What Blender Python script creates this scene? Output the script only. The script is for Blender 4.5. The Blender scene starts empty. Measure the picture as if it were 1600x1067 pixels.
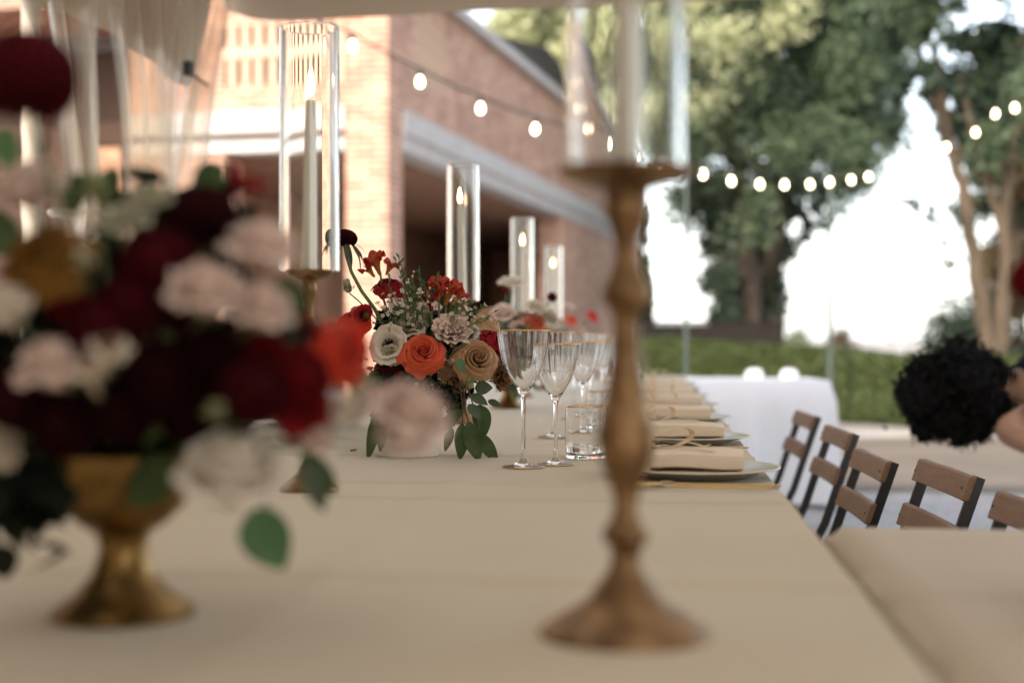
import bpy, math, random
import numpy as np
from mathutils import Vector, Matrix, Quaternion, noise

random.seed(7); rng = np.random.default_rng(7)
R = math.radians
S = bpy.context.scene
COL = S.collection

# ------------------------------------------------------------------ camera, sky, sun, exposure
F = 2222.2; HZ = 528.0; EYE = 0.98          # focal length in photo pixels, horizon row, eye height
PHI = math.atan(225 / F)                    # the long table's heading
cam_d = bpy.data.cameras.new('camera'); cam = bpy.data.objects.new('camera', cam_d); COL.objects.link(cam)
cam.location = (0, 0, EYE); cam.rotation_euler = (R(90 - 0.142), 0, 0)
cam_d.lens = 50; cam_d.sensor_width = 36; cam_d.clip_start = 0.05; cam_d.clip_end = 3000
cam_d.dof.use_dof = True; cam_d.dof.focus_distance = 2.58; cam_d.dof.aperture_fstop = 2.25
S.camera = cam

SUN_AZ = math.atan2(-0.38, -0.925)          # to-sun heading, measured from +Y towards +X
SUN_EL = R(34)
W = bpy.data.worlds.new('World'); S.world = W; W.use_nodes = True
wn = W.node_tree; bg = wn.nodes['Background']
sky = wn.nodes.new('ShaderNodeTexSky'); sky.sky_type = 'NISHITA'; sky.sun_disc = False
sky.sun_elevation = SUN_EL; sky.sun_rotation = SUN_AZ; sky.dust_density = 3.0; sky.air_density = 1.0; sky.ozone_density = 0.6
wtc = wn.nodes.new('ShaderNodeTexCoord'); wsp = wn.nodes.new('ShaderNodeSeparateXYZ'); wn.links.new(wtc.outputs['Generated'], wsp.inputs[0])
wr = wn.nodes.new('ShaderNodeValToRGB'); wn.links.new(wsp.outputs['Z'], wr.inputs[0])      # bright summer haze, the same all round the horizon
wr.color_ramp.elements[0].position = 0.0; wr.color_ramp.elements[0].color = (1, 0.985, 0.95, 1)
wr.color_ramp.elements[1].position = 0.75; wr.color_ramp.elements[1].color = (0.12, 0.125, 0.13, 1)
wm = wn.nodes.new('ShaderNodeMixRGB'); wm.blend_type = 'ADD'; wm.inputs[0].default_value = 1.0
wk = wn.nodes.new('ShaderNodeMixRGB'); wk.blend_type = 'MULTIPLY'; wk.inputs[0].default_value = 1.0; wk.inputs[2].default_value = (6.4, 6.4, 6.4, 1)
wn.links.new(wr.outputs[0], wk.inputs[1]); wn.links.new(sky.outputs[0], wm.inputs[1]); wn.links.new(wk.outputs[0], wm.inputs[2])
wn.links.new(wm.outputs[0], bg.inputs[0]); bg.inputs[1].default_value = 0.15
sd = bpy.data.lights.new('sun', 'SUN'); sun = bpy.data.objects.new('sun', sd); COL.objects.link(sun)
sd.energy = 2.0; sd.angle = R(0.6); sd.color = (1.0, 0.86, 0.68)
to_sun = Vector((math.sin(SUN_AZ) * math.cos(SUN_EL), math.cos(SUN_AZ) * math.cos(SUN_EL), math.sin(SUN_EL)))
sun.rotation_euler = to_sun.to_track_quat('Z', 'Y').to_euler(); sun.location = to_sun * 30
S.view_settings.view_transform = 'Standard'; S.view_settings.look = 'None'
S.view_settings.exposure = 1.05; S.view_settings.gamma = 1.0; S.view_settings.use_curve_mapping = False
S.render.engine = 'CYCLES'
S.cycles.use_denoising = True
S.cycles.max_bounces = 14; S.cycles.transmission_bounces = 12; S.cycles.transparent_max_bounces = 24
S.cycles.sample_clamp_indirect = 6

# ------------------------------------------------------------------ frames
def P(px, py, d):                            # the point at depth d that the photograph shows at px, py
    return Vector(((px - 800) / F * d, d, EYE - (py - HZ) / F * d))
def T(u, v, z=0.0):                          # table frame: u right of the camera, v along the table
    c, s = math.cos(PHI), math.sin(PHI)
    return Vector((u * c + v * s, -u * s + v * c, z))
TROT = -PHI
TZ = 0.76                                    # top of the tablecloths

# ------------------------------------------------------------------ materials
def nodes_of(name):
    m = bpy.data.materials.new(name); m.use_nodes = True
    nt = m.node_tree; b = nt.nodes['Principled BSDF']
    return m, nt, b
def N(nt, t, **kw):
    n = nt.nodes.new(t)
    for k, v in kw.items(): setattr(n, k, v)
    return n
def rgba(c): return (c[0], c[1], c[2], 1)
def mat(name, col, rough=0.6, metal=0.0, var=0.15, vs=8.0, bump=0.0, bs=80.0, col2=None, coat=0.0, spec=0.5, sheen=0.0, sss=0.0, stretch=None, translucent=0.0):
    m, nt, b = nodes_of(name)
    tc = N(nt, 'ShaderNodeTexCoord'); src = tc.outputs['Object']
    if stretch:
        mp = N(nt, 'ShaderNodeMapping'); mp.inputs['Scale'].default_value = stretch
        nt.links.new(src, mp.inputs[0]); src = mp.outputs[0]
    nz = N(nt, 'ShaderNodeTexNoise'); nz.inputs['Scale'].default_value = vs; nz.inputs['Detail'].default_value = 5
    nt.links.new(src, nz.inputs['Vector'])
    rp = N(nt, 'ShaderNodeValToRGB'); rp.color_ramp.elements[0].position = 0.3; rp.color_ramp.elements[1].position = 0.7
    c2 = col2 or tuple(min(1, x * (1 + var)) for x in col)
    rp.color_ramp.elements[0].color = rgba(tuple(x * (1 - var) for x in col) if not col2 else col); rp.color_ramp.elements[1].color = rgba(c2)
    nt.links.new(nz.outputs['Fac'], rp.inputs[0]); nt.links.new(rp.outputs[0], b.inputs['Base Color'])
    b.inputs['Roughness'].default_value = rough; b.inputs['Metallic'].default_value = metal
    b.inputs['Specular IOR Level'].default_value = spec
    b.inputs['Coat Weight'].default_value = coat; b.inputs['Sheen Weight'].default_value = sheen
    if sss:
        b.inputs['Subsurface Weight'].default_value = sss; b.inputs['Subsurface Radius'].default_value = (0.01, 0.006, 0.003); b.inputs['Subsurface Scale'].default_value = 0.5
    if bump:
        n2 = N(nt, 'ShaderNodeTexNoise'); n2.inputs['Scale'].default_value = bs; n2.inputs['Detail'].default_value = 4
        nt.links.new(src, n2.inputs['Vector'])
        bp = N(nt, 'ShaderNodeBump'); bp.inputs['Strength'].default_value = bump; bp.inputs['Distance'].default_value = 0.01
        nt.links.new(n2.outputs['Fac'], bp.inputs['Height']); nt.links.new(bp.outputs[0], b.inputs['Normal'])
    if translucent:
        tr = N(nt, 'ShaderNodeBsdfTranslucent'); nt.links.new(rp.outputs[0], tr.inputs[0])
        mx = N(nt, 'ShaderNodeMixShader'); mx.inputs[0].default_value = translucent
        nt.links.new(b.outputs[0], mx.inputs[1]); nt.links.new(tr.outputs[0], mx.inputs[2])
        nt.links.new(mx.outputs[0], nt.nodes['Material Output'].inputs[0])
    return m
def leafmat(name, dark, light, rough=0.5, translucent=0.4, spec=0.35):
    m, nt, b = nodes_of(name)
    g = N(nt, 'ShaderNodeNewGeometry'); rp = N(nt, 'ShaderNodeValToRGB')
    rp.color_ramp.elements[0].color = rgba(dark); rp.color_ramp.elements[1].color = rgba(light)
    nt.links.new(g.outputs['Random Per Island'], rp.inputs[0]); nt.links.new(rp.outputs[0], b.inputs['Base Color'])
    b.inputs['Roughness'].default_value = rough; b.inputs['Specular IOR Level'].default_value = spec
    tr = N(nt, 'ShaderNodeBsdfTranslucent'); nt.links.new(rp.outputs[0], tr.inputs[0])
    mx = N(nt, 'ShaderNodeMixShader'); mx.inputs[0].default_value = translucent
    nt.links.new(b.outputs[0], mx.inputs[1]); nt.links.new(tr.outputs[0], mx.inputs[2])
    nt.links.new(mx.outputs[0], nt.nodes['Material Output'].inputs[0])
    return m
def petalmat(name, base, edge, rough=0.55, translucent=0.25, vein=0.16, sheen=0.15, spec=0.25):
    m, nt, b = nodes_of(name)
    uv = N(nt, 'ShaderNodeUVMap'); sp = N(nt, 'ShaderNodeSeparateXYZ'); nt.links.new(uv.outputs[0], sp.inputs[0])
    mp = N(nt, 'ShaderNodeMapping'); mp.inputs['Scale'].default_value = (22, 2.5, 1); nt.links.new(uv.outputs[0], mp.inputs[0])
    nz = N(nt, 'ShaderNodeTexNoise'); nz.inputs['Scale'].default_value = 1.0; nz.inputs['Detail'].default_value = 3; nt.links.new(mp.outputs[0], nz.inputs['Vector'])
    ad = N(nt, 'ShaderNodeMath', operation='MULTIPLY_ADD'); nt.links.new(nz.outputs['Fac'], ad.inputs[0]); ad.inputs[1].default_value = vein * 2
    nt.links.new(sp.outputs['Y'], ad.inputs[2])
    rp = N(nt, 'ShaderNodeValToRGB'); e = rp.color_ramp.elements
    e[0].position = 0.15; e[0].color = rgba(base); e[1].position = 1.0; e[1].color = rgba(edge)
    nt.links.new(ad.outputs[0], rp.inputs[0]); nt.links.new(rp.outputs[0], b.inputs['Base Color'])
    b.inputs['Roughness'].default_value = rough; b.inputs['Specular IOR Level'].default_value = spec; b.inputs['Sheen Weight'].default_value = sheen
    tr = N(nt, 'ShaderNodeBsdfTranslucent'); nt.links.new(rp.outputs[0], tr.inputs[0])
    mx = N(nt, 'ShaderNodeMixShader'); mx.inputs[0].default_value = translucent
    nt.links.new(b.outputs[0], mx.inputs[1]); nt.links.new(tr.outputs[0], mx.inputs[2])
    nt.links.new(mx.outputs[0], nt.nodes['Material Output'].inputs[0])
    return m
def glassmat(name, col=(1, 1, 1), ior=1.48, rough=0.0):
    m, nt, b = nodes_of(name)
    b.inputs['Base Color'].default_value = rgba(col); b.inputs['Transmission Weight'].default_value = 1.0
    b.inputs['IOR'].default_value = ior; b.inputs['Roughness'].default_value = rough
    return m
def emit(name, col, strength):
    m, nt, b = nodes_of(name)
    b.inputs['Base Color'].default_value = rgba(col); b.inputs['Emission Color'].default_value = rgba(col); b.inputs['Emission Strength'].default_value = strength
    return m
def brickmat(name, c1, c2, mortar):
    m, nt, b = nodes_of(name)
    tc = N(nt, 'ShaderNodeTexCoord'); sp = N(nt, 'ShaderNodeSeparateXYZ'); nt.links.new(tc.outputs['Object'], sp.inputs[0])
    ad = N(nt, 'ShaderNodeMath', operation='ADD'); nt.links.new(sp.outputs['X'], ad.inputs[0]); nt.links.new(sp.outputs['Y'], ad.inputs[1])
    cb = N(nt, 'ShaderNodeCombineXYZ'); nt.links.new(ad.outputs[0], cb.inputs['X']); nt.links.new(sp.outputs['Z'], cb.inputs['Y'])
    br = N(nt, 'ShaderNodeTexBrick'); br.inputs['Scale'].default_value = 1.0
    br.inputs['Brick Width'].default_value = 0.26; br.inputs['Row Height'].default_value = 0.072; br.inputs['Mortar Size'].default_value = 0.009
    br.inputs['Color1'].default_value = rgba(c1); br.inputs['Color2'].default_value = rgba(c2); br.inputs['Mortar'].default_value = rgba(mortar)
    nt.links.new(cb.outputs[0], br.inputs['Vector'])
    nz = N(nt, 'ShaderNodeTexNoise'); nz.inputs['Scale'].default_value = 2.2; nz.inputs['Detail'].default_value = 6; nt.links.new(tc.outputs['Object'], nz.inputs['Vector'])
    mx = N(nt, 'ShaderNodeMixRGB', blend_type='OVERLAY'); mx.inputs[0].default_value = 0.5
    nt.links.new(br.outputs['Color'], mx.inputs[1]); nt.links.new(nz.outputs['Fac'], mx.inputs[2]); nt.links.new(mx.outputs[0], b.inputs['Base Color'])
    bp = N(nt, 'ShaderNodeBump'); bp.inputs['Strength'].default_value = 0.5; bp.inputs['Distance'].default_value = 0.01; bp.invert = True
    nt.links.new(br.outputs['Fac'], bp.inputs['Height']); nt.links.new(bp.outputs[0], b.inputs['Normal'])
    b.inputs['Roughness'].default_value = 0.85; b.inputs['Specular IOR Level'].default_value = 0.2
    return m
def vinylmat(name):
    m, nt, b = nodes_of(name)
    b.inputs['Base Color'].default_value = (0.60, 0.56, 0.50, 1); b.inputs['Roughness'].default_value = 0.09; b.inputs['Coat Weight'].default_value = 1.0
    tr = N(nt, 'ShaderNodeBsdfTransparent'); tr.inputs[0].default_value = (0.90, 0.87, 0.83, 1)
    tl = N(nt, 'ShaderNodeBsdfTranslucent'); tl.inputs[0].default_value = (0.55, 0.51, 0.45, 1)
    m0 = N(nt, 'ShaderNodeMixShader'); m0.inputs[0].default_value = 0.4
    nt.links.new(b.outputs[0], m0.inputs[1]); nt.links.new(tl.outputs[0], m0.inputs[2])
    lw = N(nt, 'ShaderNodeLayerWeight'); lw.inputs[0].default_value = 0.45
    mr = N(nt, 'ShaderNodeMapRange'); mr.inputs['To Min'].default_value = 0.06; mr.inputs['To Max'].default_value = 0.7
    nt.links.new(lw.outputs['Facing'], mr.inputs['Value'])
    mx = N(nt, 'ShaderNodeMixShader'); nt.links.new(mr.outputs[0], mx.inputs[0])
    nt.links.new(tr.outputs[0], mx.inputs[1]); nt.links.new(m0.outputs[0], mx.inputs[2])
    nt.links.new(mx.outputs[0], nt.nodes['Material Output'].inputs[0])
    return m

M = dict(
    cloth=mat('linen cloth', (0.555, 0.48, 0.355), 0.9, var=0.07, vs=1.3, bump=0.12, bs=420, sheen=0.2, spec=0.15),  # broad mottling stands for sunlight bounced onto the cloth
    cloth2=mat('linen cloth side', (0.52, 0.44, 0.335), 0.9, var=0.07, vs=1.3, bump=0.12, bs=420, sheen=0.2, spec=0.15),  # same painted bounce light mottling as the long cloth
    white_cloth=mat('white cotton', (0.64, 0.64, 0.66), 0.9, var=0.03, vs=4, bump=0.1, bs=200, spec=0.15),
    napkin=mat('beige napkin linen', (0.80, 0.68, 0.54), 0.92, var=0.07, vs=14, bump=0.25, bs=500, spec=0.12),
    ribbon=mat('champagne ribbon', (0.72, 0.55, 0.33), 0.45, var=0.12, vs=30, spec=0.4, translucent=0.25),
    plate=mat('sage grey porcelain', (0.42, 0.41, 0.33), 0.22, var=0.05, vs=20),
    plate_rim=mat('pale porcelain rim', (0.72, 0.66, 0.56), 0.2, var=0.04, vs=20),
    brass=mat('aged brass paint', (0.11, 0.062, 0.028), 0.36, metal=0.78, var=0.35, vs=34, bump=0.5, bs=70, col2=(0.36, 0.22, 0.105)),
    gold=mat('antique gold', (0.13, 0.075, 0.022), 0.30, metal=0.9, var=0.3, vs=34, bump=0.3, bs=50, col2=(0.40, 0.25, 0.09)),
    gold_rim=mat('gold rim', (0.75, 0.48, 0.20), 0.25, metal=1.0, var=0.1, vs=60),
    cutlery=mat('gold cutlery', (0.66, 0.45, 0.16), 0.22, metal=1.0, var=0.1, vs=40),
    ceramic=mat('cream ceramic', (0.70, 0.60, 0.50), 0.35, var=0.08, vs=20),
    candle=mat('ivory wax', (0.88, 0.84, 0.76), 0.5, var=0.03, vs=20, sss=0.15),
    wick=mat('burnt wick', (0.02, 0.018, 0.015), 0.9),
    flame=emit('candle flame', (1.0, 0.72, 0.36), 14),
    glass=glassmat('clear glass'),
    tube=glassmat('hurricane glass', (0.985, 1.0, 0.99), 1.46),
    bulb=emit('lit bulb', (1.0, 0.80, 0.50), 9),
    rubber=mat('black rubber', (0.015, 0.015, 0.015), 0.6),
    wood=mat('warm beech slats', (0.16, 0.085, 0.047), 0.5, var=0.3, vs=9, stretch=(14, 1.2, 14), bump=0.15, bs=30, col2=(0.25, 0.14, 0.08)),
    iron=mat('black painted steel', (0.012, 0.012, 0.013), 0.38, var=0.2, vs=30),
    brick=brickmat('warm brick', (0.34, 0.15, 0.10), (0.52, 0.30, 0.205), (0.52, 0.44, 0.37)),
    brick_in=brickmat('brown inner brick', (0.34, 0.17, 0.105), (0.44, 0.24, 0.15), (0.40, 0.28, 0.2)),
    stone=mat('white painted stone', (0.47, 0.455, 0.445), 0.8, var=0.08, vs=3, bump=0.15, bs=25),
    fascia=mat('grey plaster', (0.46, 0.43, 0.42), 0.85, var=0.1, vs=3),
    slat=mat('pale brick slat', (0.54, 0.38, 0.28), 0.85, var=0.12, vs=6, bump=0.2, bs=30),
    brown_wood=mat('brown porch boards', (0.30, 0.165, 0.105), 0.8, var=0.2, vs=3),
    dark_in=mat('shade coloured plaster', (0.06, 0.034, 0.024), 0.9, var=0.2, vs=2),  # shade of the recess and lattice gaps put into the colour
    rooftile=mat('dark roof tile', (0.035, 0.028, 0.02), 0.9, var=0.35, vs=5, bump=0.4, bs=14),
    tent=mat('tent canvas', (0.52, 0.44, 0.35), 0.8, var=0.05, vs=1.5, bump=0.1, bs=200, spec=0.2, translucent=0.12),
    tent_roof=mat('white tent roof', (0.80, 0.76, 0.70), 0.8, var=0.04, vs=1.5, spec=0.2, translucent=0.25),  # unseen roof, whiter and more translucent than the valance to add fill light
    alu=mat('tent aluminium', (0.42, 0.37, 0.31), 0.5, var=0.1),
    vinyl=vinylmat('clear vinyl'),
    bark=mat('grey bark', (0.06, 0.046, 0.036), 0.95, var=0.35, vs=6, bump=0.8, bs=18, stretch=(3, 3, 0.6)),
    bark_pale=mat('pale tan bark', (0.085, 0.062, 0.042), 0.95, var=0.4, vs=5, bump=0.7, bs=16, stretch=(3, 3, 0.5)),
    bark_dark=mat('dark bark', (0.06, 0.048, 0.036), 0.95, var=0.3, vs=6, bump=0.8, bs=18, stretch=(3, 3, 0.6)),
    leaf_mid=leafmat('mid green foliage', (0.085, 0.135, 0.085), (0.23, 0.295, 0.18), translucent=0.5),  # lightened so the colour carries the veil of haze over the trees
    leaf_sun=leafmat('sun painted yellow foliage', (0.44, 0.48, 0.27), (0.68, 0.69, 0.46)),  # sunlight on the leaves is put into this bright colour
    leaf_dark=leafmat('dark foliage', (0.032, 0.056, 0.042), (0.085, 0.125, 0.08)),  # lifted with the mid green, haze put into the tree colour
    leaf_hedge=leafmat('hedge foliage', (0.045, 0.085, 0.030), (0.16, 0.19, 0.07)),
    leaf_brown=leafmat('russet dry foliage', (0.07, 0.055, 0.03), (0.24, 0.17, 0.09)),
    euca=mat('eucalyptus leaf', (0.040, 0.075, 0.024), 0.55, var=0.25, vs=40, col2=(0.080, 0.125, 0.045), translucent=0.22, spec=0.3),
    euca_grey=mat('grey green leaf', (0.085, 0.125, 0.07), 0.6, var=0.2, vs=30, translucent=0.2),
    leaf_bright=mat('fresh green leaf', (0.09, 0.20, 0.08), 0.45, var=0.2, vs=30, translucent=0.25),
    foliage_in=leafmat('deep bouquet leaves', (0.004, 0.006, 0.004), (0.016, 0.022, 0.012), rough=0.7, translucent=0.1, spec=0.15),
    stem=mat('green stem', (0.12, 0.17, 0.07), 0.55, var=0.2, vs=40),
    twig=mat('brown twig', (0.13, 0.075, 0.04), 0.7, var=0.2, vs=40),
    wax_white=mat('waxflower white', (0.70, 0.64, 0.52), 0.6, var=0.12, vs=60, translucent=0.2),
    wax_eye=mat('waxflower eye', (0.35, 0.22, 0.10), 0.6),
    hair=leafmat('black curly hair', (0.004, 0.0035, 0.003), (0.010, 0.008, 0.007), rough=0.6, translucent=0.0, spec=0.15),
    skin=mat('tan skin', (0.40, 0.225, 0.145), 0.5, var=0.06, vs=12, sss=0.12),
    black_fabric=mat('black jersey', (0.008, 0.008, 0.009), 0.95, var=0.2, vs=20, bump=0.2, bs=60, spec=0.1),
    wall_dark=mat('dark timber wall', (0.010, 0.007, 0.005), 0.9, var=0.4, vs=3, bump=0.3, bs=12),
    pole=mat('grey green pole paint', (0.07, 0.09, 0.08), 0.5, metal=0.3),
)
p_col = dict(
    orange=((0.60, 0.045, 0.020), (0.82, 0.135, 0.058)), scarlet=((0.45, 0.016, 0.010), (0.70, 0.055, 0.022)),
    caramel=((0.36, 0.19, 0.075), (0.58, 0.36, 0.19)), ochre=((0.10, 0.045, 0.008), (0.18, 0.085, 0.016)),
    blush=((0.62, 0.44, 0.36), (0.84, 0.68, 0.60)), cream=((0.60, 0.50, 0.36), (0.80, 0.72, 0.60)),
    white=((0.62, 0.55, 0.42), (0.84, 0.78, 0.69)), ruby=((0.11, 0.005, 0.009), (0.26, 0.013, 0.018)),
    maroon=((0.035, 0.004, 0.007), (0.115, 0.010, 0.016)), blackred=((0.014, 0.003, 0.004), (0.045, 0.006, 0.009)),
    flamered=((0.55, 0.28, 0.05), (0.42, 0.022, 0.012)), brown=((0.13, 0.06, 0.03), (0.28, 0.15, 0.08)),
    greenbud=((0.16, 0.20, 0.08), (0.36, 0.38, 0.20)), palegreen=((0.30, 0.32, 0.18), (0.52, 0.50, 0.36)))
for k, (a, b) in p_col.items():
    dk = k in ('ruby', 'maroon', 'blackred', 'brown', 'ochre')
    M['p_' + k] = petalmat(k + ' petal', a, b, 0.75 if dk else 0.55, 0.12 if dk else 0.28, sheen=0.0 if dk else 0.15, spec=0.1 if dk else 0.25)

# ------------------------------------------------------------------ mesh building
class MB:
    def __init__(s): s.v = []; s.f = []; s.uv = []; s.mi = []; s.cur = 0
    def add(s, vs, fs, uvs=None):
        o = len(s.v); s.v += [tuple(p) for p in vs]; s.f += [tuple(i + o for i in f) for f in fs]
        s.uv += list(uvs) if uvs else [(0, 0)] * len(vs); s.mi += [s.cur] * len(fs); return s
    def box(s, x0, x1, y0, y1, z0, z1, mtx=None):
        vs = [Vector(p) for p in ((x0, y0, z0), (x1, y0, z0), (x1, y1, z0), (x0, y1, z0), (x0, y0, z1), (x1, y0, z1), (x1, y1, z1), (x0, y1, z1))]
        if mtx: vs = [mtx @ p for p in vs]
        return s.add(vs, [(0, 3, 2, 1), (4, 5, 6, 7), (0, 1, 5, 4), (1, 2, 6, 5), (2, 3, 7, 6), (3, 0, 4, 7)])
    def tube(s, pts, rad, segs=8, cap=True):
        pts = [Vector(p) for p in pts]; n = len(pts)
        if not hasattr(rad, '__len__'): rad = [rad] * n
        vs = []; up = None
        for i, p in enumerate(pts):
            d = (pts[min(i + 1, n - 1)] - pts[max(i - 1, 0)]).normalized()
            if up is None: up = Vector((1, 0, 0)) if abs(d.x) < 0.8 else Vector((0, 1, 0))
            a = (up - d * up.dot(d)).normalized(); up = a; b = d.cross(a)
            for k in range(segs):
                t = 2 * math.pi * k / segs; vs.append(p + (a * math.cos(t) + b * math.sin(t)) * rad[i])
        fs = [(i * segs + k, i * segs + (k + 1) % segs, (i + 1) * segs + (k + 1) % segs, (i + 1) * segs + k) for i in range(n - 1) for k in range(segs)]
        if cap: fs += [tuple(range(segs - 1, -1, -1)), tuple((n - 1) * segs + k for k in range(segs))]
        return s.add(vs, fs)
    def bar(s, pts, w, t, side):              # a flat bar along pts, w wide in the plane, t thick along side
        pts = [Vector(p) for p in pts]; side = Vector(side).normalized(); vs = []; n = len(pts)
        for i, p in enumerate(pts):
            d = (pts[min(i + 1, n - 1)] - pts[max(i - 1, 0)]).normalized(); b = d.cross(side).normalized()
            for a, c in ((-1, -1), (1, -1), (1, 1), (-1, 1)): vs.append(p + b * a * w / 2 + side * c * t / 2)
        fs = [(i * 4 + k, i * 4 + (k + 1) % 4, (i + 1) * 4 + (k + 1) % 4, (i + 1) * 4 + k) for i in range(n - 1) for k in range(4)]
        fs += [(3, 2, 1, 0), tuple((n - 1) * 4 + k for k in range(4))]
        return s.add(vs, fs)
    def lathe(s, prof, segs=32, loc=(0, 0, 0), closed=False, wob=None):
        vs = []; n = len(prof)
        for i, (r, z) in enumerate(prof):
            for k in range(segs):
                t = 2 * math.pi * k / segs; rr = r * (1 + (wob(t, i) if wob else 0))
                vs.append((loc[0] + rr * math.cos(t), loc[1] + rr * math.sin(t), loc[2] + z))
        m = n if closed else n - 1
        fs = [(i * segs + k, i * segs + (k + 1) % segs, ((i + 1) % n) * segs + (k + 1) % segs, ((i + 1) % n) * segs + k) for i in range(m) for k in range(segs)]
        if not closed:
            if prof[0][0] > 1e-5: fs.append(tuple(range(segs - 1, -1, -1)))
            if prof[-1][0] > 1e-5: fs.append(tuple((n - 1) * segs + k for k in range(segs)))
        return s.add(vs, fs)
    def sheet(s, fn, nu, nv):
        vs = []; uv = []
        for j in range(nv + 1):
            for i in range(nu + 1):
                a, b = i / nu, j / nv; vs.append(fn(a, b)); uv.append((a, b))
        w = nu + 1
        return s.add(vs, [(j * w + i, j * w + i + 1, (j + 1) * w + i + 1, (j + 1) * w + i) for j in range(nv) for i in range(nu)], uv)
    def ball(s, c, r, n=10, m=7, sc=(1, 1, 1), jit=0.0):
        prof = [(math.sin(math.pi * i / m), -math.cos(math.pi * i / m)) for i in range(m + 1)]; vs = []
        for (rr, z) in prof:
            for k in range(n):
                t = 2 * math.pi * k / n; q = r * (1 + random.uniform(-jit, jit))
                vs.append((c[0] + rr * math.cos(t) * q * sc[0], c[1] + rr * math.sin(t) * q * sc[1], c[2] + z * q * sc[2]))
        return s.add(vs, [(i * n + k, i * n + (k + 1) % n, (i + 1) * n + (k + 1) % n, (i + 1) * n + k) for i in range(m) for k in range(n)])
    def mesh(s, name, mats, smooth=True):
        me = bpy.data.meshes.new(name); me.from_pydata([tuple(p) for p in s.v], [], s.f)
        for m in (mats if isinstance(mats, (list, tuple)) else [mats]): me.materials.append(m)
        ul = me.uv_layers.new(name='UVMap'); li = np.zeros(len(me.loops), dtype=np.int32); me.loops.foreach_get('vertex_index', li)
        ul.data.foreach_set('uv', np.array(s.uv, dtype=np.float32)[li].ravel())
        if any(s.mi): me.polygons.foreach_set('material_index', np.array(s.mi, dtype=np.int32))
        me.polygons.foreach_set('use_smooth', np.full(len(me.polygons), smooth)); me.validate(); me.update()
        if smooth: me.set_sharp_from_angle(angle=R(52))
        return me
    def build(s, name, mats, parent=None, smooth=True, loc=(0, 0, 0)):
        return put(name, s.mesh(name, mats, smooth), parent, loc)
def put(name, me, parent=None, loc=(0, 0, 0), mtx=None):
    o = bpy.data.objects.new(name, me); COL.objects.link(o); o.parent = parent
    if mtx is not None: o.matrix_basis = mtx
    else: o.location = loc
    return o
def tag(o, label=None, cat=None, group=None, kind=None):
    for k, v in (('label', label), ('category', cat), ('group', group), ('kind', kind)):
        if v: o[k] = v
    return o
def thing(name, label, cat, loc=(0, 0, 0), rz=0.0, group=None):
    o = bpy.data.objects.new(name, None); COL.objects.link(o); o.location = loc; o.rotation_euler = (0, 0, rz); o.empty_display_size = 0.05
    return tag(o, label, cat, group)
def copy_tree(o, parent=None):
    c = o.copy(); COL.objects.link(c); c.parent = parent
    for ch in list(o.children): copy_tree(ch, c)
    return c
def dup(root, loc, rz=None, label=None):
    c = copy_tree(root); c.location = loc
    if rz is not None: c.rotation_euler = (0, 0, rz)
    if label: c['label'] = label
    return c
def bevel(o, w, seg=2):
    b = o.modifiers.new('bevel', 'BEVEL'); b.width = w; b.segments = seg; b.limit_method = 'ANGLE'; return o
def nz3(x, y, z=0.0, s=1.0): return noise.noise(Vector((x * s, y * s, z * s)))
def quads(name, pos, nrm, upv, su, sv, mats):    # many leaf-sized faces, a kite each
    n = len(pos); a = np.cross(nrm, upv); a /= np.linalg.norm(a, axis=1)[:, None] + 1e-9; b = np.cross(nrm, a)
    su = su[:, None]; sv = sv[:, None]; bend = nrm * sv * 0.25
    V = np.stack([pos - b * sv, pos + a * su - b * sv * 0.1 + bend, pos + b * sv, pos - a * su - b * sv * 0.1 + bend], 1).reshape(-1, 3)
    me = bpy.data.meshes.new(name); me.vertices.add(4 * n); me.vertices.foreach_set('co', V.astype(np.float32).ravel())
    me.loops.add(4 * n); me.loops.foreach_set('vertex_index', np.arange(4 * n, dtype=np.int32))
    me.polygons.add(n); me.polygons.foreach_set('loop_start', np.arange(0, 4 * n, 4, dtype=np.int32))
    me.materials.append(mats); me.update(calc_edges=True); me.validate(); return me
def rand_unit(n):
    v = rng.normal(size=(n, 3)); return v / np.linalg.norm(v, axis=1)[:, None]
def leaf_cloud(name, clumps, n, size, m, flat=1.0, spread=0.6):    # clumps: (center, radius) pairs
    c = np.array([list(q[0]) for q in clumps]); r = np.array([q[1] for q in clumps]); w = r ** 2; w /= w.sum()
    idx = rng.choice(len(c), size=n, p=w); d = rand_unit(n); rad = r[idx] * np.where(rng.random(n) < .5, rng.uniform(0.2, 1.0, n), np.abs(rng.normal(0, spread, n)))
    pos = c[idx] + d * rad[:, None] * np.array([1, 1, flat]); nr = rand_unit(n) * 0.8 + d * 0.5; nr /= np.linalg.norm(nr, axis=1)[:, None]
    return quads(name, pos, nr, rand_unit(n), size * rng.uniform(0.5, 1.0, n) * 0.6, size * rng.uniform(0.7, 1.3, n), m)
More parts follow.
